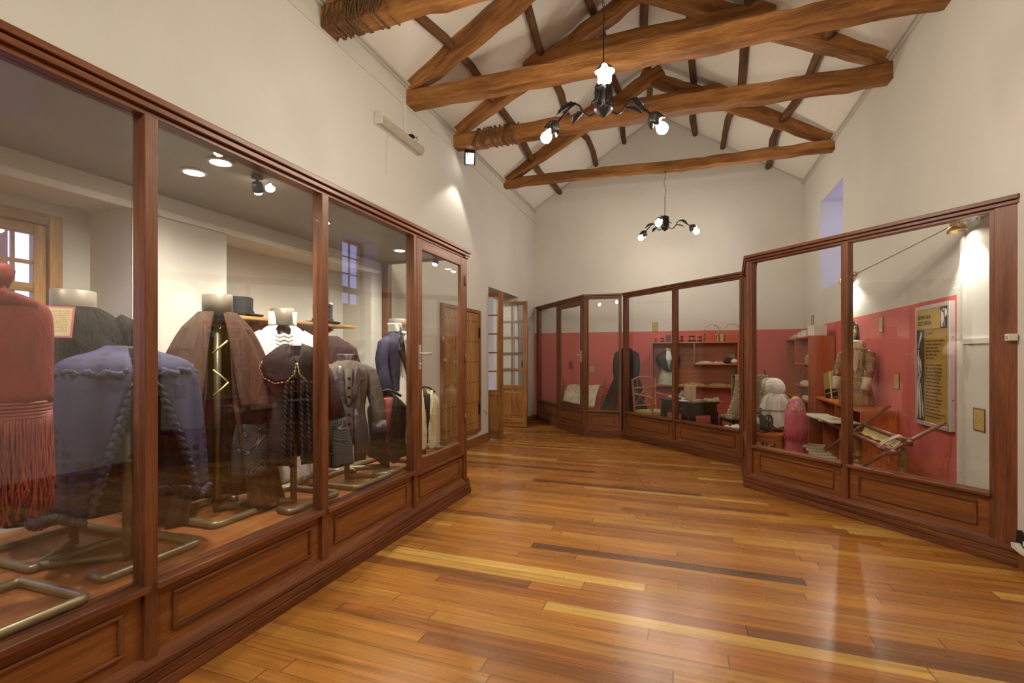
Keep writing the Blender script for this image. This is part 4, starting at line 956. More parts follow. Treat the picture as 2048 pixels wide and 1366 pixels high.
label('paper_label', 'pink-edged paper label tied to the black fur coat by a thread', (-2.58, 1.305, 1.50), u=(.62, .78, 0), v=(.0, .10, 1), w=.125, h=.14, mat=M['pinkpaper'])
em = thing('wall_emblem', 'dark red heart-shaped ornament on the red back wall behind the partition door', 'ornament', (-2.17, YB-.012, 1.17))
MB().prism([(0, -.095), (.025, -.07), (.045, -.055), (.04, -.02), (.03, .02), (.05, .045), (.03, .06), (.012, .08), (0, .09), (-.012, .08), (-.03, .06), (-.05, .045), (-.03, .02), (-.04, -.02), (-.045, -.055), (-.025, -.07)], (-2.17, YB-.012, 1.17), (1, 0, 0), (0, 0, 1), -.01).build('plaque', plain('dark_red_ornament', (.20, .035, .03), .5), em, bevel=.004)
MB().ball((-2.17, YB-.022, 1.17), .018, .008, .018).build('boss', plain('red_boss', (.26, .05, .045), .4), em)

M['signy'] = plain('sign_ochre', (.47, .33, .070), .35); M['signb'] = plain('sign_deep_ochre', (.38, .225, .026), .35); M['ink'] = plain('sign_ink', (.05, .03, .02), .6)
M['stripd'] = plain('sign_dark_strip', (.040, .026, .026), .4); M['stroke'] = plain('white_brush_stroke', (.72, .68, .60), .5); M['photog'] = plain('photo_grey', (.20, .17, .15), .5)
sg = thing('wall_sign', 'framed ochre wall sign headed SÉPTIMA SALA: COSTURERA', 'sign', (X2, 5.01, 1.265))
SX, SY0, SY1, SZ0, SZ1 = 1.978, 4.715, 5.30, .75, 1.785
MB().box(SX+.006, XR, SY0+.002, SY1-.002, SZ0, SZ1).build('sign_box', plain('sign_side', (.50, .42, .40), .45, .35), sg, bevel=.003)
mb = MB(); fw = .026
mb.box(SX, SX+.012, SY0, SY0+fw, SZ0, SZ1).box(SX, SX+.012, SY1-fw, SY1, SZ0, SZ1).box(SX, SX+.012, SY0+fw, SY1-fw, SZ0, SZ0+fw*1.3).box(SX, SX+.012, SY0+fw, SY1-fw, SZ1-fw*1.3, SZ1)
mb.build('sign_frame', M['aluminium'], sg, bevel=.002)
def su(a, b, e=0): return (SX+.004-e, SY1-fw-a*(SY1-SY0-2*fw), SZ1-fw*1.3-b*(SZ1-SZ0-2.6*fw))      # a right, b down
def srect(name, a0, a1, b0, b1, mat, e, par=sg):
    p, q = su(a0, b1, e), su(a1, b0, e); return MB().box(p[0], p[0]+.002, q[1], p[1], p[2], q[2]).build(name, mat, par)
srect('sign_body', 0, 1, 0, 1, M['signb'], 0); srect('sign_header', 0, .775, 0, .178, M['signy'], .0012)
srect('header_line', 0, 1, .178, .182, M['ink'], .0014)
ph = srect('header_photograph', .78, 1, 0, .178, M['stripd'], .0012)
def ribbons(name, par, strokes, mat, e):
    mb = MB()
    for pts, w in strokes:
        L = []; Rr = []; n = len(pts)
        for i, (a, b) in enumerate(pts):
            p = Vector((a*.54, -b)); d = Vector((pts[min(i+1, n-1)][0]*.54, -pts[min(i+1, n-1)][1]))-Vector((pts[max(i-1, 0)][0]*.54, -pts[max(i-1, 0)][1]))
            d.normalize(); s_ = Vector((-d.y, d.x))*w*(.5 if 0 < i < n-1 else .25); L.append(p+s_); Rr.append(p-s_)
        for i in range(n-1):
            q = [L[i], L[i+1], Rr[i+1], Rr[i]]
            mb.add([su(k.x/.54, -k.y, e) for k in q]+[su(k.x/.54, -k.y, e+.0006) for k in q], [(0, 1, 2, 3), (7, 6, 5, 4), (0, 4, 5, 1), (1, 5, 6, 2), (2, 6, 7, 3), (3, 7, 4, 0)])
    return mb.build(name, mat, par)
ribbons('photo_figures', ph, [([(.82, .03), (.83, .06), (.82, .10), (.83, .17)], .02), ([(.86, .05), (.87, .09), (.86, .14)], .03), ([(.88, .015), (.885, .035)], .025), ([(.94, .02), (.945, .05), (.94, .09)], .028), ([(.975, .03), (.98, .08)], .014), ([(.84, .11), (.85, .17)], .02), ([(.90, .10), (.905, .165)], .012)], M['stroke'], .0026)
stp = srect('figure_strip', 0, .265, .182, 1, M['stripd'], .0012)
ribbons('brush_figure', stp, [([(.14, .20), (.17, .225), (.12, .27), (.09, .30)], .026), ([(.06, .30), (.07, .33), (.05, .345)], .018), ([(.10, .29), (.11, .32)], .016),
    ([(.03, .365), (.10, .365)], .014), ([(.07, .37), (.06, .42), (.08, .48), (.07, .55)], .022), ([(.10, .42), (.15, .47), (.17, .54), (.16, .58)], .012), ([(.03, .42), (.05, .50), (.09, .58), (.12, .62)], .014),
    ([(.16, .57), (.10, .64), (.11, .74), (.13, .84), (.15, .98)], .018), ([(.09, .60), (.05, .70), (.05, .85), (.04, .98)], .016), ([(.12, .62), (.08, .74), (.10, .88), (.10, .98)], .012), ([(.14, .66), (.19, .80), (.22, .96)], .013), ([(.04, .52), (.03, .66), (.02, .80), (.02, .96)], .010), ([(.12, .44), (.13, .52), (.10, .58)], .012), ([(.17, .74), (.21, .84), (.25, .98)], .008)], M['stroke'], .0026)
def text(name, body, a, b, size, par, mat, sx=1.0, ls=1.0):
    cu = bpy.data.curves.new(name, 'FONT'); cu.body = body; cu.size = size; cu.extrude = .0004; cu.space_line = ls; cu.resolution_u = 3
    ob = bpy.data.objects.new(name, cu); COL.objects.link(ob)
    me = bpy.data.meshes.new_from_object(ob.evaluated_get(bpy.context.evaluated_depsgraph_get())); bpy.data.objects.remove(ob)
    o = bpy.data.objects.new(name, me); COL.objects.link(o); me.materials.clear(); me.materials.append(mat)
    me.transform(Matrix.Diagonal((sx, 1, 1, 1)))
    p = su(a, b, .0022); T = Matrix(((0, 0, -1, p[0]), (-1, 0, 0, p[1]), (0, 1, 0, p[2]), (0, 0, 0, 1)))
    me.transform(MW[par.name].inverted() @ T); o.parent = par; MW[o.name] = MW[par.name].copy(); return o
text('header_text', 'SÉPTIMA SALA:', .05, .085, .046, sg, M['ink'], .78); text('header_text', 'COSTURERA', .05, .140, .052, sg, M['ink'], .82)
text('body_text', 'La costurera.', .31, .222, .026, sg, M['ink'], .95)
text('body_text', 'Desde que el hombre comienza\na civilizarse comienza así, le\npermiten utilizar telas\ndiferentes, los materiales\nlana o tejidos como\ntejido y en telar.', .31, .29, .0265, sg, M['ink'], .92, 1.10)
text('body_text', 'Este maravilloso y ancestral\noficio desarrollado a lo largo\ndel transcurso de la historia\nhan permitido la protección\ndel cuerpo humano de las\ninclemencias, para luego\nrevolucionar, entretenerse y\nembellecer con las modas,\nestilos y la creatividad de las\ndiferentes costureras.', .31, .50, .0265, sg, M['ink'], .92, 1.10)
text('body_text', 'Sabemos tiene su material de\nsegunda tiempo como fibra,\nel algodón casi una lino,\nbotones, pieles, etc. como\nherramienta primordial para crear\nestas prendas al costurero.', .31, .80, .0265, sg, M['ink'], .90, 1.10)
mb = MB()
for y in (SY0,):
    for z in (1.0, 1.5): mb.tube([(SX+.026, SY0+.004, z), (SX+.026, SY0-.001, z)], .0045, 8)
mb.build('side_screw', M['ink'], sg)

# ------------------------------------------------------------------ behind the partition, far wall
t = thing('embroidery_stand', 'low wooden frame with a cream embroidered cloth, behind the partition door', 'embroidery frame', (-1.82, 9.2, 0))
lw = M['legw']
MB().tube([(-2.26, 9.30, .76), (-1.38, 9.30, .76)], .018, 8).tube([(-2.28, 9.06, .60), (-1.42, 9.06, .60)], .016, 8).build('cross_rail', M['bamboo'], t)
for x, e in ((-2.21, 1), (-1.43, -1)):
    MB().tube([(x+e*.03, 9.02, .40), (x, 9.18, .66), (x-e*.02, 9.36, .88)], .016, 8).build('slanted_rod', M['brownw'], t)
    MB().tube([(x, 9.18, 0), (x, 9.18, .30), (x, 9.18, .66)], [.020, .012, .017], 8).box(x-.05, x+.05, 9.12, 9.22, .59, .62).build('leg', lw, t)
def emb(u, v): return (-2.10-.06*v+(.62+.0*v)*u, 9.29-.36*v-.05*math.sin(v*2.4), .785-.02*v-.36*v*v+.012*math.sin(u*9+v*3))
def embm():
    m, nt, b = newmat('embroidered_linen'); a = nt.nodes.new('ShaderNodeAttribute'); a.attribute_name = 'gc'
    n = nd(nt, 'ShaderNodeTexNoise', i_Vector=a.outputs['Vector'], i_Scale=7.0, i_Detail=5.0, i_Distortion=1.5)
    c = ramp(nt, n.outputs[0], [(.42, (.60, .54, .42)), (.52, (.60, .54, .42)), (.55, (.36, .27, .09)), (.60, (.50, .42, .22)), (.66, (.60, .54, .42))]); nt.links.new(c, b.inputs['Base Color']); b.inputs['Roughness'].default_value = .8; return m
MB().grid(emb, 20, 16).build('embroidered_cloth', embm(), t, solid=.004)

t = thing('black_gown', 'long black gown with high neck and trailing skirt, left of the wall shelf', 'gown', (-.98, 9.12, 0), 0)
MB(t).loft([(.02, -.10, .0, .52, .30), (.40, -.06, 0, .39, .25), (.80, -.02, 0, .265, .19), (1.04, 0, 0, .165, .13), (1.22, 0, 0, .182, .135), (1.38, 0, 0, .17, .11), (1.45, 0, 0, .11, .08), (1.50, 0, 0, .065, .06)], n=70, rings=36, fold=(11, .003, .022)).build('gown_body', M['blackc'], t, solid=.006)
for s in (-1, 1):
    mb = MB(t); sleeve(mb, s, [(.11, 0, 1.42), (.165, 0, 1.37), (.190, -.03, 1.20), (.190, -.09, 1.04), (.15, -.16, .90)], [.045, .064, .058, .05, .05]); mb.build('sleeve', M['blackc'], t)
MB(t).loft([(1.47, 0, 0, .058, .052), (1.515, 0, -.005, .062, .054)], n=24, rings=4).build('neck_lining', M['creamc'], t, solid=.004)
for k in range(6): MB(t).ball((0.0, -.139-.0015*k, 1.36-.06*k), .009, .006, .009, 8).build('button', M['blackp'], t)

ws = thing('wall_shelf', 'red-brown wooden wall shelf with uneven compartments on the back wall', 'shelf', (.2, 9.55, .78))
x0, x1, y0, y1 = -.55, .945, 9.37, 9.715
MB().box(x0, x0+.022, y0, y1, .78, 1.61).build('side_panel', M['shelf'], ws, bevel=.002); MB().box(x1-.022, x1, y0, y1, .78, 1.61).build('side_panel', M['shelf'], ws, bevel=.002)
MB().box(x0, x1, y0-.004, y1, 1.588, 1.612).build('top_board', M['shelf'], ws, bevel=.002); MB().box(x0+.022, x1-.022, y0, y1, .78, .802).build('bottom_board', M['shelf'], ws, bevel=.002)
MB().box(.19, .212, y0, y1, 1.20, 1.588).build('divider', M['shelf'], ws, bevel=.002); MB().box(.212, x1-.022, y0, y1, 1.19, 1.212).build('middle_board', M['shelf'], ws, bevel=.002)
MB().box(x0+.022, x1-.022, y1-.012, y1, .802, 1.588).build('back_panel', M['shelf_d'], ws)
t = thing('corset_bust', 'dress bust with green striped corset and dark collar, standing in the wall shelf', 'dress form', (-.26, 9.50, .803), 10)
def corset():
    m, nt, b = newmat('green_striped_corset'); a = nt.nodes.new('ShaderNodeAttribute'); a.attribute_name = 'gc'
    mp = nd(nt, 'ShaderNodeMapping', i_Vector=a.outputs['Vector'], i_Scale=(26, 5, 1)); n = nd(nt, 'ShaderNodeTexNoise', i_Vector=mp.outputs[0], i_Scale=1.6, i_Detail=3.0)
    c = ramp(nt, n.outputs[0], [(.35, (.16, .24, .16)), (.5, (.50, .48, .32)), (.62, (.28, .42, .32)), (.75, (.58, .54, .38))]); nt.links.new(c, b.inputs['Base Color']); b.inputs['Roughness'].default_value = .55; return m
MB(t).loft([(0, 0, 0, .19, .14), (.12, 0, 0, .17, .13), (.26, 0, 0, .135, .105), (.38, 0, 0, .16, .12), (.48, 0, 0, .175, .12)], n=40, rings=18, fold=(9, .003, .003)).build('corset', corset(), t, solid=.005)
MB(t).loft([(.36, 0, 0, .18, .135, 0), (.45, 0, 0, .215, .14, 10), (.54, 0, 0, .21, .125, 30), (.61, 0, 0, .12, .09, 40), (.65, 0, 0, .07, .065, 60)], n=40, rings=14, fold=(7, .002, .006), zmod=lambda a, q: -.11*max(0, math.cos(a))**4*(1-q)**2).build('dark_collar', cloth('black_green_silk', (.022, .032, .026), .5), t, solid=.006)
MB(t).loft([(.44, 0, 0, .15, .11), (.58, 0, 0, .12, .085), (.64, 0, 0, .06, .055)], n=28, rings=8).build('shirt_insert', M['whitec'], t, solid=.004)
MB(t).lathe([(.055, .60), (.052, .66), (.052, .695), (.004, .70)], 20).build('neck_form', M['gold'], t)
def flatiron(x, y, rz, lab, s=1.0):
    t = thing('flat_iron', lab, 'flat iron', (x, y, 1.613), rz, 'old flat irons on the wall shelf')
    MB(t).prism([(-.06*s, -.032*s), (-.06*s, .032*s), (.0, .034*s), (.045*s, .018*s), (.072*s, 0), (.045*s, -.018*s), (0, -.034*s)], (0, 0, 0), (1, 0, 0), (0, 1, 0), .028*s).build('sole', M['blackiron'], t, bevel=.003)
    MB(t).tube([(-.035*s, 0, .026*s), (-.038*s, 0, .085*s)], .007*s, 8).tube([(.035*s, 0, .026*s), (.036*s, 0, .085*s)], .007*s, 8).tube([(-.055*s, 0, .092*s), (.05*s, 0, .095*s)], .013*s, 10).build('handle', M['blackiron'], t)
flatiron(-.475, 9.46, 60, 'smallest flat iron at the left end of the wall shelf top', .62); flatiron(-.355, 9.46, 55, 'small flat iron second from the left on the wall shelf top', .75)
flatiron(-.13, 9.45, 40, 'flat iron hidden partly by the partition post, on the wall shelf top', .9); flatiron(-.01, 9.44, 70, 'flat iron just right of the partition post, on the wall shelf top', 1.0)
flatiron(.165, 9.44, 15, 'largest flat iron, broadside, near the middle of the wall shelf top', 1.05); flatiron(.305, 9.44, 60, 'flat iron next to the left cane hoop on the wall shelf top', .9)
bx = thing('dark_plaque', 'upright dark grey-green slab among the irons on the wall shelf', 'plaque', (-.25, 9.47, 1.613))
MB(bx).box(-.045, .045, -.014, .014, 0, .13).build('slab', plain('dark_slab', (.075, .068, .05), .6), bx, bevel=.004); MB(bx).box(-.05, .05, -.02, .02, 0, .012).build('foot', M['blackiron'], bx)
for x, lab in ((.50, 'left cane hoop on a stand on the wall shelf'), (.845, 'right cane hoop on a stand on the wall shelf')):
    t = thing('cane_hoop', lab, 'hoop', (x, 9.48, 1.613), 0, 'cane hoops on the wall shelf')
    MB(t).tube([(.125*math.cos(k*PI/18), .02*math.sin(k*PI/18), .21+.105*math.sin(k*PI/18)) for k in range(36)], .0065, 8, True).build('hoop_ring', M['brass'], t)
    for s in (-1, 1): MB(t).tube([(s*.125, 0, 0), (s*.125, 0, .10), (s*.118, 0, .20)], [.011, .008, .007], 8).build('post', M['brownw'], t)
    MB(t).box(-.15, .15, -.03, .03, 0, .010).build('foot_bar', M['brownw'], t)
def crumple(name, lab, cat, x0, x1, y0, y1, z, h, mat, seed, group=None, parent=None):
    rr = random.Random(seed); ph = [rr.uniform(0, 6) for _ in range(6)]
    def f(u, v):
        e = min(u, 1-u, .18)/.18*min(v, 1-v, .18)/.18
        k = .5+.22*math.sin(u*9+ph[0]+v*3)+.18*math.sin(u*17+ph[1])*math.sin(v*9+ph[2])+.12*math.sin(u*31+v*11+ph[3])
        return (x0+(x1-x0)*u+.012*math.sin(v*9+ph[4]), y0+(y1-y0)*v+.012*math.sin(u*14+ph[5]), z+.003+h*max(0, k)*e)
    return tag(MB().grid(f, 36, 12).build(name, mat, parent, solid=.003), lab, cat, group)
M['lace'] = cloth('cream_lace', (.58, .50, .36), .8, .3); M['strawc'] = cloth('straw_tangle', (.36, .25, .09), .8, .5); M['pinkl'] = cloth('pale_pink_lace', (.60, .42, .38), .8, .2)
crumple('lace_strip', 'cream lace strip lying on the upper board of the wall shelf', 'lace', .23, .56, 9.38, 9.60, 1.212, .055, M['lace'], 3)
crumple('lace_strip', 'pale pink lace next to the cream strip on the wall shelf', 'lace', .52, .71, 9.38, 9.58, 1.212, .045, M['pinkl'], 5)
crumple('trimming', 'long tangle of straw-coloured trimming on the lowest board of the wall shelf', 'trimming', -.10, .42, 9.37, 9.58, .802, .07, M['strawc'], 8)
crumple('trimming', 'olive trimming at the right end of the lowest shelf board', 'trimming', .40, .90, 9.38, 9.60, .802, .06, cloth('olive_trim', (.25, .20, .08), .8, .4), 9)
t = thing('bonnet', 'black and white bonnet on the right of the upper shelf board', 'bonnet', (.83, 9.47, 1.213))
MB(t).ball((-.03, .02, .05), .10, .08, .055, 16).build('black_crown', M['felt'], t); MB(t).ball((.045, -.03, .04), .065, .06, .042, 14).build('white_brim', M['whitec'], t)

# bamboo armchair
t = thing('bamboo_armchair', 'bamboo armchair with latticed back and green cushion, before the black gown', 'chair', (-.585, 8.305, 0), 45)
bm_ = M['bamboo']
def cane(pts, r, name='cane', n=5):
    P = [Vector(p) for p in pts]; out = []; rs = []
    for a, b in zip(P, P[1:]):
        m = max(2, int((b-a).length/.07))
        for k in range(m):
            for d, q in ((0, 1.22), (.12, 1.0), (.88, 1.0)): out.append(a+(b-a)*(k+d)/m); rs.append(r*q)
    out.append(P[-1]); rs.append(r*1.2)
    return MB(t).tube(out, rs, 8).build(name, bm_, t)
for s in (-1, 1):
    cane([(s*.225, .0, 0), (s*.225, .0, .45), (s*.24, .045, .97)], .017, 'back_post'); cane([(s*.225, -.42, 0), (s*.225, -.42, .69)], .016, 'leg')
    cane([(s*.228, .02, .73), (s*.225, -.44, .69)], .013, 'arm_rail'); cane([(s*.225, 0, .42), (s*.225, -.42, .42)], .012, 'side_rail')
cane([(-.225, 0, .42), (.225, 0, .42)], .012, 'seat_rail'); cane([(-.225, -.42, .42), (.225, -.42, .42)], .012, 'seat_rail')
cane([(-.235, .035, .95), (-.15, .045, .99), (0, .048, 1.005), (.15, .045, .99), (.235, .035, .95)], .012, 'top_rail'); cane([(-.232, .025, .82), (.232, .025, .82)], .011, 'middle_rail'); cane([(-.228, .01, .53), (.228, .01, .53)], .011, 'lower_rail')
mb = MB(t)
for a, b in (((-.13, .82), (-.15, .985)), ((.13, .82), (.15, .985)), ((0, .53), (0, .82)), ((-.2, .54), (0, .81)), ((.2, .54), (0, .81)), ((-.2, .80), (0, .55)), ((.2, .80), (0, .55)), ((-.10, .675), (0, .77)), ((.10, .675), (0, .77)), ((-.10, .675), (0, .58)), ((.10, .675), (0, .58))):
    mb.tube([(a[0], .01+(a[1]-.5)*.07, a[1]), (b[0], .01+(b[1]-.5)*.07, b[1])], .007, 6)
mb.build('back_lattice', bm_, t)
MB(t).box(-.21, .21, -.41, .0, .405, .465).build('cushion', cloth('green_cushion', (.36, .32, .13), .8), t, bevel=.02)

# black desk
u = Vector((-.6, .8, 0)); ang = math.degrees(math.atan2(.6, .8))
dk = thing('writing_desk', 'black wooden writing desk with a drawer and heavy square legs', 'desk', (.07, 7.66, 0), 37+0)
# local x = (.8,.6), local y = (-.6,.8); the near corner is (-.21,-.36)
x0, x1, y0, y1 = -.21, .24, -.37, .37
MB(dk).box(x0-.012, x1+.012, y0-.012, y1+.012, .665, .69).build('desk_top', M['ebony'], dk, bevel=.004)
MB(dk).box(x0+.01, x1-.01, y0+.01, y1-.01, .50, .665).build('apron', M['ebony'], dk, bevel=.003)
for x in (x0+.035, x1-.035):
    for y in (y0+.035, y1-.035): MB(dk).beam((x, y, .05), (x, y, .55), .075, .075).lathe([(.02, 0), (.03, .012), (.03, .04), (.022, .055)], 12, (x, y, 0)).build('leg', M['ebony'], dk, bevel=.004)
for ya, yb in ((y0+.09, -.02), (.02, y1-.09)):
    dr = MB(dk).box(x0-.006, x0+.012, ya, yb, .53, .645).build('drawer', M['ebony'], dk, bevel=.003)
    MB(dk).ball((x0-.016, (ya+yb)/2, .588), .012).build('knob', M['brownw'], dr)
def onD(x, y): p = MW[dk.name] @ Vector((x, y, 0)); return p.x, p.y
def onbox(name, lab, cat, lx, ly, sx, sy, sz, mat, rz=0, base=.691, parts=None):
    p = onD(lx, ly); t = thing(name, lab, cat, (p[0], p[1], base), 37+rz); return t
t = onbox('upright_box', 'tall peach-coloured box standing on the black desk', 'box', .03, -.02, 0, 0, 0, None, 0)
MB(t).box(-.055, .055, -.07, .07, 0, .215).build('box_body', plain('peach_card', (.56, .35, .23), .6, 0, .5, .06, 20), t, bevel=.003); MB(t).box(-.035, .035, -.072, -.0705, .02, .19).build('box_face', plain('peach_panel', (.62, .42, .29), .55), t)
t = onbox('paper_roll', 'cream rolled paper lying at the left of the black desk', 'paper roll', -.08, .20, 0, 0, 0, None, 20)
MB(t).tube([(0, -.10, .022), (0, .10, .022)], .022, 14).build('roll', M['lace'], t); MB(t).tube([(0, -.012, .022), (0, .012, .022)], .0232, 14).build('ribbon', M['pinkl'], t)
t = onbox('white_cup', 'little white pot in front of the peach box on the desk', 'pot', -.08, .0, 0, 0, 0, None)
MB(t).lathe([(.012, 0), (.026, .004), (.030, .03), (.026, .038), (.02, .034), (.004, .03)], 18).build('pot_body', M['white'], t)
pp = thing('paper_sheet', 'white sheet lying on the front edge of the black desk', 'paper', (onD(-.14, -.08)[0], onD(-.14, -.08)[1], .691), 30)
MB(pp).box(-.06, .06, -.10, .10, 0, .003).build('sheet', M['whitec'], pp)
t = onbox('yellow_book', 'small book with a yellow-green cover on the right of the desk', 'book', -.02, -.26, 0, 0, 0, None, 15)
MB(t).box(-.055, .055, -.07, .07, .004, .024).build('pages', M['lace'], t); MB(t).box(-.058, .060, -.073, .073, .024, .029).box(-.058, .060, -.073, .073, 0, .004).build('cover', plain('yellow_green_cover', (.40, .34, .09), .5), t, bevel=.001)
p = onD(.08, .20); crumple('teal_ruffle', 'pale teal ruffled fabric heaped behind the peach box on the desk', 'fabric', p[0]-.14, p[0]+.10, p[1]-.10, p[1]+.12, .691, .14, cloth('teal_stripe', (.20, .27, .25), .7, .5), 21)
t = onbox('straw_hat', 'little straw hat resting on the teal fabric behind the peach box', 'hat', .12, .10, 0, 0, 0, None, 0, .78)
MB(t).lathe([(.004, 0), (.075, .0), (.085, .006), (.05, .014), (.045, .055), (.03, .068), (.004, .07)], 24).build('straw_body', M['strawc'], t)
p = onD(.16, -.28); crumple('dotted_cloth', 'dotted lace cloth bunched on the right back corner of the desk', 'cloth', p[0]-.09, p[0]+.16, p[1]-.08, p[1]+.08, 691e-3, .07, cloth('dotted_tan', (.36, .28, .19), .8, .45), 22)
for k, (lx, ly, lab) in enumerate(((.10, .12, 'black-and-white chequered bundle under the left of the desk'), (.10, -.20, 'chequered bundle under the right half of the desk'))):
    t = onbox('cloth_bundle', lab, 'bundle', lx, ly, 0, 0, 0, None, 10, 0)
    MB(t).loft([(0, 0, 0, .10, .09), (.10, 0, 0, .12, .11), (.25, 0, 0, .11, .09), (.33, 0, 0, .07, .06), (.36, 0, 0, .02, .02)], n=30, rings=12, fold=(7, .004, .008), cap=True).build('bundle_cloth', M['lace'], t)
    mb = MB(t)
    for q in range(9): mb.tube([(-.10+.03*(q % 2), -.10-.012, .03+.03*q), (-.04+.03*(q % 2), -.12, .045+.03*q)], .008, 6)
    mb.build('dark_check', M['blackp'], t)

# chair with the dotted lace shawl
def dots():
    m, nt, b = newmat('dotted_lace'); a = nt.nodes.new('ShaderNodeTexCoord')
    v = nd(nt, 'ShaderNodeTexVoronoi', i_Vector=a.outputs['Object'], i_Scale=26.0); v.inputs['Randomness'].default_value = .55
    n = nd(nt, 'ShaderNodeTexNoise', i_Vector=a.outputs['Object'], i_Scale=9.0)
    base = ramp(nt, n.outputs[0], [(.3, (.26, .19, .115)), (.7, (.35, .27, .175))])
    c = mixc(nt, mth(nt, 'LESS_THAN', v.outputs['Distance'], .26), base, (.68, .60, .50)); nt.links.new(c, b.inputs['Base Color']); b.inputs['Roughness'].default_value = .8; return m
M['dots'] = dots()
t = thing('shawl_chair', 'wooden chair with turned back posts and olive seat, under a dotted shawl', 'chair', (.865, 7.42, 0), 201.7)
for s in (-1, 1):
    MB(t).tube([(s*.20, -.40, 0), (s*.20, -.40, .44)], [.016, .022], 10).build('leg', M['ebony'], t)
    MB(t).tube([(s*.21, .0, 0), (s*.21, .0, .46), (s*.215, .03, 1.04)], [.017, .020, .018], 10).lathe([(.010, 1.04), (.022, 1.05), (.010, 1.065), (.016, 1.075), (.022, 1.09), (.018, 1.11), (.010, 1.115), (.018, 1.13), (.012, 1.145), (.003, 1.15)], 12, (s*.215, .03, 0)).build('back_post', M['ebony'], t)
    MB(t).tube([(s*.20, -.38, .18), (s*.20, 0, .18)], .010, 8).build('side_stretcher', M['ebony'], t)
MB(t).box(-.215, .215, -.42, .0, .41, .44).build('seat_frame', M['ebony'], t); MB(t).box(-.21, .21, -.42, -.01, .44, .49).build('seat_pad', cloth('olive_seat', (.30, .23, .05), .8), t, bevel=.018)
MB(t).box(-.20, .20, .012, .035, .96, 1.04).box(-.20, .20, .008, .03, .66, .72).build('back_slat', M['ebony'], t)
def shw(u, v):
    x = .235-.47*u; s = v*1.15
    if s < .55: y, z = .075+.02*math.sin(u*17)*(1-s/.55)+.012, .54+s-.06*math.sin(u*5+.5)*(1-s/.55)
    elif s < .63: k = (s-.55)/.08; y, z = .075-.08*k, 1.075+.02*math.sin(k*PI)
    else: y, z = -.012-.015*math.sin(u*15)*(s-.63), 1.075-(s-.63)*.9
    fl = max(0, .55-s)/.55
    return (x*(1+(.75 if x > 0 else .15)*fl*fl), y+.06*fl, z)
t2 = thing('lace_shawl', 'tan shawl with white dots draped over the chair back', 'shawl', (.865, 7.42, 0), 201.7)
MB(t2).grid(shw, 30, 40).build('shawl_sheet', M['dots'], t2, solid=.004)
MB(t2).loft([(.36, -.14, .12, .05, .02), (.48, -.15, .13, .085, .03), (.62, -.14, .12, .06, .03), (.80, -.12, .10, .03, .02)], n=26, rings=12, fold=(6, .003, .012), cap=True).build('hanging_tail', cloth('tan_lace', (.42, .34, .22), .8, .3), t2)

# child's white dress with bonnet on a stand
t = thing('baby_dress', 'white child\'s dress with ribboned bonnet, on a stand behind the sewing machine', 'dress', (1.135, 7.06, 0), 20)
MB(t).tube([(0, 0, .02), (0, 0, .9)], .012, 10).lathe([(.11, 0), (.11, .012), (.03, .02), (.012, .03)], 24).build('display_stem', M['brownw'], t)
MB(t).loft([(.45, 0, 0, .215, .16), (.52, .0, 0, .205, .155), (.65, 0, 0, .16, .125), (.78, 0, 0, .115, .095), (.86, 0, 0, .07, .06)], n=80, rings=22, fold=(13, .003, .014), zmod=lambda a, q: .02*math.sin(a*3)*(1-q)).build('dress_skirt', M['whitec'], t, solid=.005)
MB(t).loft([(.655, 0, 0, .178, .135), (.70, 0, 0, .168, .13), (.78, 0, 0, .145, .115), (.85, 0, 0, .11, .09), (.90, 0, 0, .05, .045)], n=70, rings=14, fold=(11, .004, .010)).build('dress_cape', M['whitec'], t, solid=.005)
mb = MB(t); mb.tube([(.222*math.sin(a), -.168*math.cos(a), .455+.02*math.sin(a*3)+.006*math.sin(a*34)) for a in [2*PI*k/160 for k in range(160)]], [.008+.004*(k % 3) for k in range(160)], 6, True); mb.build('lace_hem', M['lace'], t)
mb = MB(t); mb.tube([(.182*math.sin(a), -.140*math.cos(a), .655+.006*math.sin(a*30)) for a in [2*PI*k/140 for k in range(140)]], [.007+.003*(k % 3) for k in range(140)], 6, True); mb.build('lace_hem', M['lace'], t)
bn = MB(t); bn.M = align((.02, .01, .935), (.45, -.85, .25)); bn.loft([(-.085, 0, 0, .112, .118), (-.03, 0, 0, .126, .130), (.03, 0, 0, .120, .122), (.075, 0, 0, .085, .086), (.10, 0, 0, .035, .035), (.103, 0, 0, .008, .008)], n=64, rings=20, fold=(17, .0, .005), p=2.0)
bn = bn.build('bonnet_cap', M['whitec'], t, solid=.004)
mb = MB(t); mb.M = align((.02, .01, .935), (.45, -.85, .25)); mb.tube([(.125*math.cos(a), .132*math.sin(a), -.09+.008*math.sin(a*20)) for a in [2*PI*k/90 for k in range(90)]], [.016+.008*(k % 2) for k in range(90)], 8, True); mb.build('bonnet_frill', M['lace'], bn)
MB(t).tube([(.055, -.125, .86), (.08, -.135, .82), (.12, -.145, .76), (.155, -.145, .70)], [.010, .014, .011, .008], 8).build('ribbon', M['creamc'], t); MB(t).tube([(.175, -.10, .47), (.185, -.11, .42), (.180, -.115, .36)], [.008, .016, .006], 8).build('ribbon', M['creamc'], t)

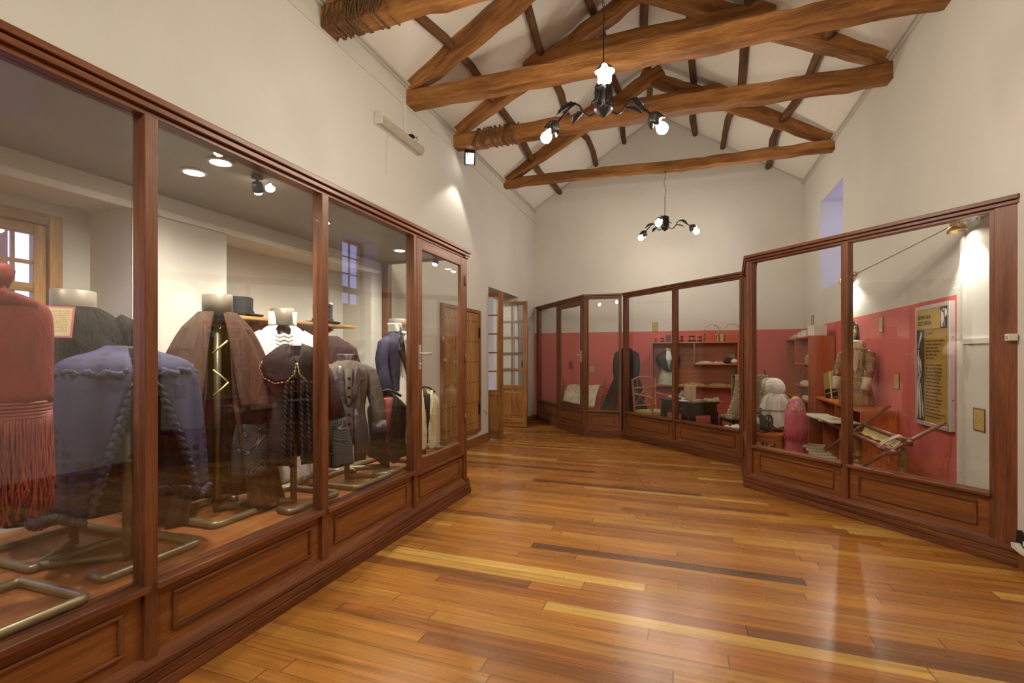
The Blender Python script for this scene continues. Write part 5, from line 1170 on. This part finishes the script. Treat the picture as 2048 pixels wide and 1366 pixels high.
# low table, sewing machine and cloth
tb = thing('low_table', 'low orange-red table carrying the sewing machine', 'table', (.86, 6.915, 0), -20)
MB(tb).box(-.36, .36, -.17, .17, .345, .38).build('table_top', M['shelf'], tb, bevel=.003)
for x in (-.335, .335):
    for y in (-.145, .145): MB(tb).box(x-.025, x+.025, y-.025, y+.025, 0, .345).build('leg', M['shelf'], tb, bevel=.002)
MB(tb).box(-.31, .31, -.16, -.14, .27, .345).box(-.31, .31, .14, .16, .27, .345).build('apron', M['shelf_d'], tb)
sm = thing('sewing_machine', 'black hand-crank sewing machine with gold decoration on the low table', 'sewing machine', (.90, 6.885, .381), -38)
MB(sm).box(-.17, .13, -.075, .075, 0, .035).build('machine_base', M['brownw'], sm, bevel=.008)
MB(sm).tube([(.085, 0, .035), (.085, 0, .12), (.075, 0, .19), (.03, 0, .215), (-.06, 0, .21), (-.12, 0, .20)], [.042, .036, .036, .034, .030, .034], 14).tube([(-.13, 0, .225), (-.13, 0, .10)], [.032, .026], 12).tube([(-.13, 0, .10), (-.13, 0, .045)], .005, 6).build('machine_arm', M['blackiron'], sm)
MB(sm).box(-.12, .05, -.034, -.031, .19, .225).build('gilt_band', M['gold'], sm)
mb = MB(sm); mb.tube([(.150, .095*math.cos(k*PI/16), .13+.095*math.sin(k*PI/16)) for k in range(32)], .013, 8, True)
for k in range(5): mb.tube([(.150, 0, .13), (.150, .09*math.cos(k*2*PI/5), .13+.09*math.sin(k*2*PI/5))], .010, 6)
mb.tube([(.09, 0, .13), (.17, 0, .13)], .020, 10); wh = mb.build('hand_wheel', M['blackiron'], sm)
MB(sm).tube([(.165, .05, .10), (.20, .12, .03), (.24, .15, .02)], [.010, .012, .014], 8).build('crank', M['blackiron'], wh)
for x in (-.02, .05): MB(sm).tube([(x, .0, .235), (x, 0, .30)], .017, 12).tube([(x, 0, .30), (x, 0, .306)], .020, 12).build('thread_spool', M['brownw'], sm)
t = thing('iron_pedal', 'black cast-iron winged piece on the floor under the low table', 'ironwork', (.98, 6.66, 0), -20)
MB(t).prism([(-.14, 0), (-.12, .22), (-.06, .25), (-.02, .20), (.02, .20), (.06, .25), (.12, .22), (.14, 0), (.04, 0), (0, .05), (-.04, 0)], (0, .02, 0), (1, 0, 0), (0, 0, 1), .03).build('casting', M['blackiron'], t, bevel=.006); MB(t).tube([(0, 0, .0), (0, 0, .28)], .014, 8).build('spindle', M['blackiron'], t)
p = MW[tb.name] @ Vector((-.24, -.02, 0)); crumple('white_cloth', 'folded white cloth at the left end of the low table', 'cloth', p.x-.13, p.x+.14, p.y-.11, p.y+.12, .381, .07, M['whitec'], 31)

# tall orange bookcase against the right wall
bc = thing('bookcase', 'tall orange-wood bookcase in the far right corner', 'bookcase', (1.85, 8.65, 0))
X0, X1, Y0, Y1, Z1 = 1.69, XR-.004, 7.84, 9.46, 1.64
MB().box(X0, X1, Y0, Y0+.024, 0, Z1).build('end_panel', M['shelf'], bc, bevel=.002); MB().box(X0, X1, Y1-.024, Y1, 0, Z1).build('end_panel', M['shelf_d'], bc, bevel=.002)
MB().box(X0, X1, Y0+.024, Y1-.024, Z1-.024, Z1).build('top_board', M['shelf'], bc, bevel=.002); MB().box(X0, X1, Y0+.024, Y1-.024, .68, .704).build('lower_board', M['shelf'], bc, bevel=.002)
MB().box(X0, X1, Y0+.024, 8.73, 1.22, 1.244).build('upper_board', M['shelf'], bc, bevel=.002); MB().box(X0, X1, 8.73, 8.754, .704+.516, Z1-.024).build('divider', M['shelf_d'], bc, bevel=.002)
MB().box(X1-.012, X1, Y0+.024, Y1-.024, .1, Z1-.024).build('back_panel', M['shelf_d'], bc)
def sbox(name, lab, x, y, z, sx, sy, sz, mat, cat='box', group=None, rz=0, lid=True):
    t = thing(name, lab, cat, (x, y, z), rz, group)
    MB(t).box(-sx/2, sx/2, -sy/2, sy/2, 0, sz*.72 if lid else sz).build('box_body', mat, t, bevel=.003)
    if lid: MB(t).box(-sx/2-.003, sx/2+.003, -sy/2-.003, sy/2+.003, sz*.72, sz).build('box_lid', mat, t, bevel=.003)
    return t
G = 'white boxes on top of the bookcase'
sbox('white_box', 'tallest white box on the bookcase top, at its near end', 1.83, 8.06, 1.641, .16, .24, .15, M['white'], 'box', G)
sbox('white_box', 'narrow upright white box at the near edge of the bookcase top', 1.84, 7.90, 1.641, .16, .07, .15, M['white'], 'box', G)
sbox('white_box', 'medium white box left of the tallest one on the bookcase top', 1.82, 8.40, 1.641, .15, .30, .10, M['white'], 'box', G)
sbox('white_box', 'small white box at the far end of the row on the bookcase', 1.82, 8.74, 1.641, .14, .20, .085, M['white'], 'box', G)
crumple('ribbon_bundle', 'pink and yellow ribbon bundle at the far end of the bookcase top', 'ribbons', 1.72, 1.92, 8.90, 9.38, 1.640, .08, cloth('mixed_ribbons', (.50, .40, .22), .7, .5), 41)
t = sbox('open_box', 'open card box with sewing notions in the bookcase', 1.82, 8.10, 1.245, .18, .36, .10, plain('card_box', (.42, .22, .10), .6), lid=False)
mb = MB(t)
for k in range(5): mb.ball((-.05+.02*(k % 2), -.13+.065*k, .105), .026, .03, .02, 10)
mb.build('notions', M['lace'], t)
b = thing('handled_basket', 'dark wicker basket with an arched handle and a green knot', 'basket', (1.84, 8.55, .705), 90)
MB(b).loft([(.0, 0, 0, .30, .10), (.10, 0, 0, .37, .12), (.19, 0, 0, .41, .135)], n=60, rings=14, fold=(30, .004, .004), cap=False).build('basket_body', wood('wicker', (.05, .028, .012), (.12, .07, .028), (.22, .14, .055), .6, 1, .4, .6), b, solid=.01)
MB(b).tube([(.43*math.cos(a)*(1), .145*math.sin(a), .19) for a in [2*PI*k/40 for k in range(40)]], .014, 8, True).build('basket_rim', M['bamboo'], b)
MB(b).tube([(.40*math.cos(PI*k/20), 0, .19+.32*math.sin(PI*k/20)) for k in range(21)], .012, 8).build('handle', M['bamboo'], b)
MB(b).ball((.12, 0, .505), .045, .04, .035, 12).build('green_knot', plain('green_wool', (.05, .16, .04), .9, 0, .2, .3, 60, .5), b)
for k, (x, lab) in enumerate(((.22, 'left'), (.0, 'mid'), (-.2, 'right'))): MB(b).ball((x, -.01, .20), .13, .08, .065, 10).build('cloth_roll', M['lace'], b)
sbox('flat_box', 'flat white box on the lower bookcase board in front of the basket', 1.735, 8.10, .705, .07, .34, .055, M['white'], lid=False)

# stepped display benches along the right wall
db = thing('display_bench', 'orange-red display bench along the right wall under the brown lace jacket', 'bench', (1.85, 6.6, 0))
MB().box(1.70, X2, 5.76, 7.55, .775, .80).build('bench_top', M['shelf'], db, bevel=.002)
for y in (5.76, 6.62, 7.526): MB().box(1.70, X2, y, y+.024, 0, .775).build('upright', M['shelf'], db, bevel=.002)
ls = thing('display_step', 'low red-brown display step in front of the bench, carrying old magazines', 'bench', (1.61, 6.35, 0))
MB().box(1.515, 1.698, 5.745, 7.02, .596, .62).build('step_top', M['shelf'], ls, bevel=.002)
for y in (5.745, 6.36, 6.996): MB().box(1.515, 1.698, y, y+.024, 0, .596).build('upright', M['shelf_d'], ls, bevel=.002)
MB().box(1.675, 1.698, 5.769, 6.996, .0, .596).build('back_board', M['shelf_d'], ls)
bx = thing('floor_block', 'dark low block on the floor under the fanned magazines', 'block', (1.42, 6.02, 0))
MB().box(1.31, 1.512, 5.72, 6.33, 0, .275).build('block_body', M['shelf_d'], bx, bevel=.004); MB().box(1.31, 1.512, 5.715, 6.335, .272, .28).build('block_top', M['brownw'], bx)
M['news'] = label_mat('old_newsprint', (.50, .44, .31), (.46, .40, .28), 22); M['mag'] = label_mat('yellowed_magazine', (.52, .44, .26), (.50, .42, .25), 12)
def sheet(lab, x, y, z, w, h, rz, mat, tilt=0, group='old magazines on the display steps'):
    a = R(rz); u_ = (math.cos(a), math.sin(a), 0); v_ = (-math.sin(a)*math.cos(R(tilt)), math.cos(a)*math.cos(R(tilt)), math.sin(R(tilt)))
    t = thing('magazine', lab, 'magazine', (x, y, z), 0, group)
    n = Vector(u_).cross(Vector(v_))
    for k in range(3):
        c = Vector((x, y, z))+n*(.002+.004*k)+Vector(u_)*.006*k
        o = label('page_block' if k < 2 else 'cover_page', None, c, u_, v_, w, h, mat if k == 2 else M['news'], None, None); me = o.data
        me.transform(MW[t.name].inverted()); o.parent = t; MW[o.name] = MW[t.name]
k = 0
for lab, y, dz, rz in (('old magazine at the far end of the display step', 6.72, 0, 82), ('old magazine in the middle of the display step', 6.40, .014, 96), ('old magazine near the middle post on the display step', 6.08, .028, 80), ('nearest old magazine on the display step, right of the post', 5.86, .042, 94)):
    sheet(lab, 1.535, y, .622+dz, .36, .27, rz, M['news'])
for lab, y, dz, rz in (('topmost fanned yellow magazine on the dark block', 6.24, .045, 70), ('second fanned yellow magazine on the dark block', 6.14, .030, 78), ('third fanned yellow magazine on the dark block', 6.02, .016, 86), ('lowest fanned yellow magazine on the dark block', 5.90, .002, 95)):
    sheet(lab, 1.40, y, .282+dz, .26, .20, rz, M['mag'])
def lacej():
    m, nt, b = newmat('brown_lace'); a = nt.nodes.new('ShaderNodeTexCoord')
    v = nd(nt, 'ShaderNodeTexVoronoi', i_Vector=a.outputs['Object'], i_Scale=38.0); n = nd(nt, 'ShaderNodeTexNoise', i_Vector=a.outputs['Object'], i_Scale=20.0, i_Detail=6.0, i_Distortion=1.0)
    c = ramp(nt, n.outputs[0], [(.32, (.10, .045, .014)), (.46, (.36, .21, .085)), (.55, (.20, .105, .038)), (.66, (.60, .44, .26))]); c = mixc(nt, mth(nt, 'LESS_THAN', v.outputs['Distance'], .12), c, (.10, .045, .015))
    nt.links.new(c, b.inputs['Base Color']); b.inputs['Roughness'].default_value = .5
    bp = nd(nt, 'ShaderNodeBump', i_Strength=.8, i_Distance=.01, i_Height=n.outputs[0]); nt.links.new(bp.outputs[0], b.inputs['Normal']); return m
M['lacej'] = lacej()
t = thing('lace_jacket', 'ornate brown lace jacket on a bust, standing on the display bench', 'jacket', (1.835, 6.36, .801), 320)
MB(t).loft([(0, 0, 0, .155, .125), (.10, 0, 0, .147, .12), (.16, 0, 0, .138, .115), (.28, 0, 0, .115, .10), (.45, 0, 0, .135, .12), (.57, 0, 0, .132, .105), (.64, 0, 0, .095, .08)], n=48, rings=24, fold=(9, .003, .010)).build('jacket_body', M['lacej'], t, solid=.006)
MB(t).loft([(.0, 0, 0, .160, .130), (.12, 0, 0, .152, .125)], n=40, rings=6, fold=(11, .003, .006)).build('satin_hem', cloth('gold_satin', (.30, .17, .05), .35, .3, 900, .3, 0, .6), t, solid=.005)
MB(t).loft([(.61, 0, 0, .094, .078), (.68, 0, 0, .085, .07), (.715, 0, 0, .06, .055), (.725, 0, 0, .01, .01)], n=30, rings=10).build('bust_top', plain('tan_bust', (.50, .33, .19), .5), t)
for s in (-1, 1):
    mb = MB(t); sleeve(mb, s, [(.085, 0, .60), (.135, -.005, .565), (.155, -.04, .44), (.150, -.095, .30)], [.035, .052, .048, .042]); mb.build('sleeve', M['lacej'], t)
    mb = MB(t); sleeve(mb, s, [(.150, -.092, .31), (.148, -.112, .25), (.142, -.13, .18)], [.045, .041, .046]); mb.build('pale_cuff', cloth('pale_lace', (.58, .46, .32), .7, .3), t)
hug(t, [(.03, .62), (.075, .60), (.06, .40), (.045, .36), (.02, .42)], -.122, .08, .010, cloth('pink_lace_front', (.58, .42, .32), .7, .2), 'pale_front', 2.6)
mb = MB(t)
for k in range(24):
    a = 2*PI*k/24; mb.ball((.100*math.sin(a), -.084*math.cos(a), .632), .010, .010, .010, 6)
mb.build('beaded_neck', M['gold'], t)
t = thing('round_tray', 'round dark lacquer tray painted with gold flowers, hung on the red wall', 'tray', (X2, 7.03, 1.64))
T_ = MB(); T_.M = align((XR-.004, 7.03, 1.645), (-1, 0, 0)); T_.lathe([(.004, 0), (.13, 0), (.142, .012), (.135, .022), (.115, .014), (.004, .012)], 36, sx=1.0); T_.build('tray_body', plain('dark_lacquer', (.03, .032, .026), .3), t)
mb = MB(); rr = random.Random(2)
for k in range(16):
    a = rr.uniform(0, 6.28); r = rr.uniform(.01, .075); mb.ball((XR-.018, 7.03+r*math.cos(a)*.7, 1.645+r*math.sin(a)*1.2), .005, rr.uniform(.014, .026), rr.uniform(.012, .024), 8)
mb.build('gilt_flowers', M['gold'], t)
mb = MB()
for k in range(4): z = 1.73-.06*k; mb.tube([(XR-.012, 7.15, z), (XR-.03, 7.20, z+.012), (XR-.03, 7.25, z-.004), (XR-.012, 7.27, z-.03)], .005, 6)
mb.build('iron_hooks', M['blackiron'], t)
t = thing('strapped_album', 'dark album with gold bands leaning on the bench beside the bookcase', 'album', (1.83, 7.20, .801), 0)
mb = MB(t); mb.M = Matrix.Rotation(R(-18), 4, 'X') @ Matrix.Rotation(R(25), 4, 'Z'); mb.box(-.02, .02, -.12, .12, .0, .36).build('album_body', plain('album_olive', (.27, .19, .06), .5), t, bevel=.004)
mb = MB(t); mb.M = Matrix.Rotation(R(-18), 4, 'X') @ Matrix.Rotation(R(25), 4, 'Z'); mb.box(-.023, .023, -.11, -.012, .01, .075).box(-.023, .023, .012, .11, .01, .075).box(-.023, .023, -.11, -.012, .09, .14).box(-.023, .023, .012, .11, .09, .14).build('dark_panel', M['ebony'], t)
mb = MB(t); mb.M = Matrix.Rotation(R(-18), 4, 'X') @ Matrix.Rotation(R(25), 4, 'Z'); mb.box(-.025, .025, -.010, .010, 0, .362).build('gold_strap', M['gold'], t)

# pink fringed shawl on a post
t = thing('fringed_shawl', 'bright pink flowered shawl with long fringe on an upright form', 'shawl', (1.235, 6.35, 0), 25)
MB(t).tube([(0, 0, .015), (0, 0, .80)], .014, 10).lathe([(.09, 0), (.09, .012), (.02, .02)], 20).build('form_post', M['brownw'], t)
def flowers():
    m, nt, b = newmat('pink_flowered_silk'); a = nt.nodes.new('ShaderNodeTexCoord')
    v = nd(nt, 'ShaderNodeTexVoronoi', i_Vector=a.outputs['Object'], i_Scale=34.0); sp = nt.nodes.new('ShaderNodeSeparateColor'); nt.links.new(v.outputs['Color'], sp.inputs[0])
    c = ramp(nt, sp.outputs[0], [(0, (.62, .11, .17)), (.3, (.66, .20, .22)), (.45, (.60, .48, .12)), (.6, (.16, .20, .08)), (.72, (.42, .28, .55)), (.85, (.66, .16, .22))], 'CONSTANT'); nt.links.new(c, b.inputs['Base Color']); b.inputs['Roughness'].default_value = .5; return m
M['pink'] = cloth('pink_silk', (.58, .10, .14), .55, .12, 900, .2, 0, .4)
MB(t).loft([(.685, 0, 0, .105, .085), (.74, 0, 0, .10, .08), (.79, 0, 0, .088, .07), (.84, 0, 0, .062, .05), (.875, 0, 0, .025, .022), (.882, 0, 0, .006, .006)], n=36, rings=14, fold=(5, .002, .006)).build('flowered_hood', flowers(), t, solid=.004)
MB(t).loft([(.56, .012, -.012, .085, .075), (.66, .012, -.02, .075, .07), (.74, .012, -.022, .055, .055), (.78, .012, -.02, .02, .02)], n=30, rings=10, fold=(6, .002, .006)).build('pink_fold', M['pink'], t, solid=.004)
mb = MB(t); rr = random.Random(6)
for lay, (zt, zb, rx, ry, n) in enumerate(((.71, .40, .108, .090, 150), (.50, .10, .098, .080, 130))):
    for k in range(n):
        a = 2*PI*k/n; e = rr.uniform(-.05, .05); x, y = rx*math.sin(a), -ry*math.cos(a)
        mb.tube([(x*(1+.02*j)+rr.uniform(-.003, .003), y*(1+.02*j)+rr.uniform(-.003, .003), zt-(zt-zb-e)*j/5) for j in range(6)], [.0036, .004, .0042, .0046, .005, .004], 4)
mb.build('fringe', M['pink'], t, kind='stuff')
MB(t).loft([(.34, 0, 0, .098, .080), (.72, 0, 0, .102, .083)], n=36, rings=6, fold=(13, .002, .003)).build('fringe_backing', cloth('deep_pink', (.30, .045, .075), .8, .3), t, solid=.003)

# slanted scroll frame on turned legs
sf = thing('scroll_frame', 'slanted embroidery scroll frame of brown rods on turned legs, behind the near right pane', 'embroidery frame', (1.68, 5.2, 0))
for y, xa, za, xb, zb in ((4.72, 1.41, .445, 1.955, .825), (5.70, 1.37, .38, 1.93, .865)):
    MB().tube([(xa, y, za), (xb, y, zb)], .0155, 12).build('slanted_rod', M['brownw'], sf)
for x, z, ya, yb in ((1.60, .575, 4.66, 5.78), (1.71, .66, 4.66, 5.72)):
    MB().tube([(x, ya, z), (x, yb, z)], .021, 14).build('roller', M['brownw'], sf)
    for y in (4.72, 5.70): MB().box(x-.03, x+.03, y-.034, y+.034, z-.034, z+.030).build('clamp_block', M['brownw'], sf, bevel=.008)
MB().grid(lambda u, v: (1.70-.055*v, 4.80+.84*u, .645-.05*v-.03*math.sin(v*PI)+.006*math.sin(u*22)), 30, 6).build('rolled_cloth', plain('straw_cloth', (.46, .36, .15), .8, 0, .3, .2, 40), sf, solid=.006)
for y0 in (4.83, 4.855, 4.885): MB().tube([(1.735, y0, .66), (1.71, y0, .688), (1.66, y0+.03, .655), (1.60, y0+.06, .602), (1.575, y0+.06, .575), (1.60, y0+.06, .548), (1.70, y0+.02, .635)], .0055, 6, True).build('tie_cord', M['pinkl'], sf)
MB().tube([(1.60, 4.76, .55), (1.602, 4.76, .50), (1.60, 4.76, .465)], [.003, .004, .006], 6).build('hanging_cord', M['pinkl'], sf)
for y, x in ((4.76, 1.695), (5.66, 1.645)):
    zt = .60 if y < 5 else .585
    MB().lathe([(.03, 0), (.036, .02), (.036, .05), (.028, .07), (.045, .085), (.045, .10), (.026, .115), (.030, .16), (.034, .22), (.030, .27), (.046, .285), (.046, .30), (.028, .315), (.026, .34), (.042, .352), (.042, .366), (.027, .38), (.033, .45), (.036, .50), (.033, zt-.05), (.024, zt), (.01, zt+.005)], 20, (x, y, 0)).build('turned_leg', M['legw'], sf)

# small fittings by the near right wall
kb = thing('switch_box', 'small cream plastic box on the edge of the near end post', 'switch', (2.0, 4.02, 1.47))
MB(kb).box(-.035, .012, -.065, -.02, -.022, .022).build('box_shell', M['white'], kb, bevel=.004); MB(kb).box(-.038, -.035, -.055, -.03, -.012, .012).build('rocker', plain('grey_rocker', (.45, .40, .33), .5), kb); 
pb = thing('power_socket', 'black socket strip and broken white plates low on the right wall at the picture edge', 'socket', (XR-.003, 3.86, .2))
MB().prism([(-.14, .17), (-.10, .20), (-.03, .215), (.03, .25), (.06, .24), (.07, .15), (0, .125)], (XR, 3.90, 0), (0, 1, 0), (0, 0, 1), -.014).build('black_strip', M['blackp'], pb, bevel=.003)
MB().box(XR-.022, XR-.013, 3.835, 3.885, .165, .195).build('socket_face', M['white'], pb, bevel=.002)
MB().prism([(-.12, .115), (-.02, .12), (.05, .13), (.06, .16), (.02, .17), (-.02, .145), (-.10, .15)], (XR-.015, 3.90, 0), (0, 1, 0), (0, 0, 1), -.03).build('broken_plate', M['white'], pb, bevel=.003)
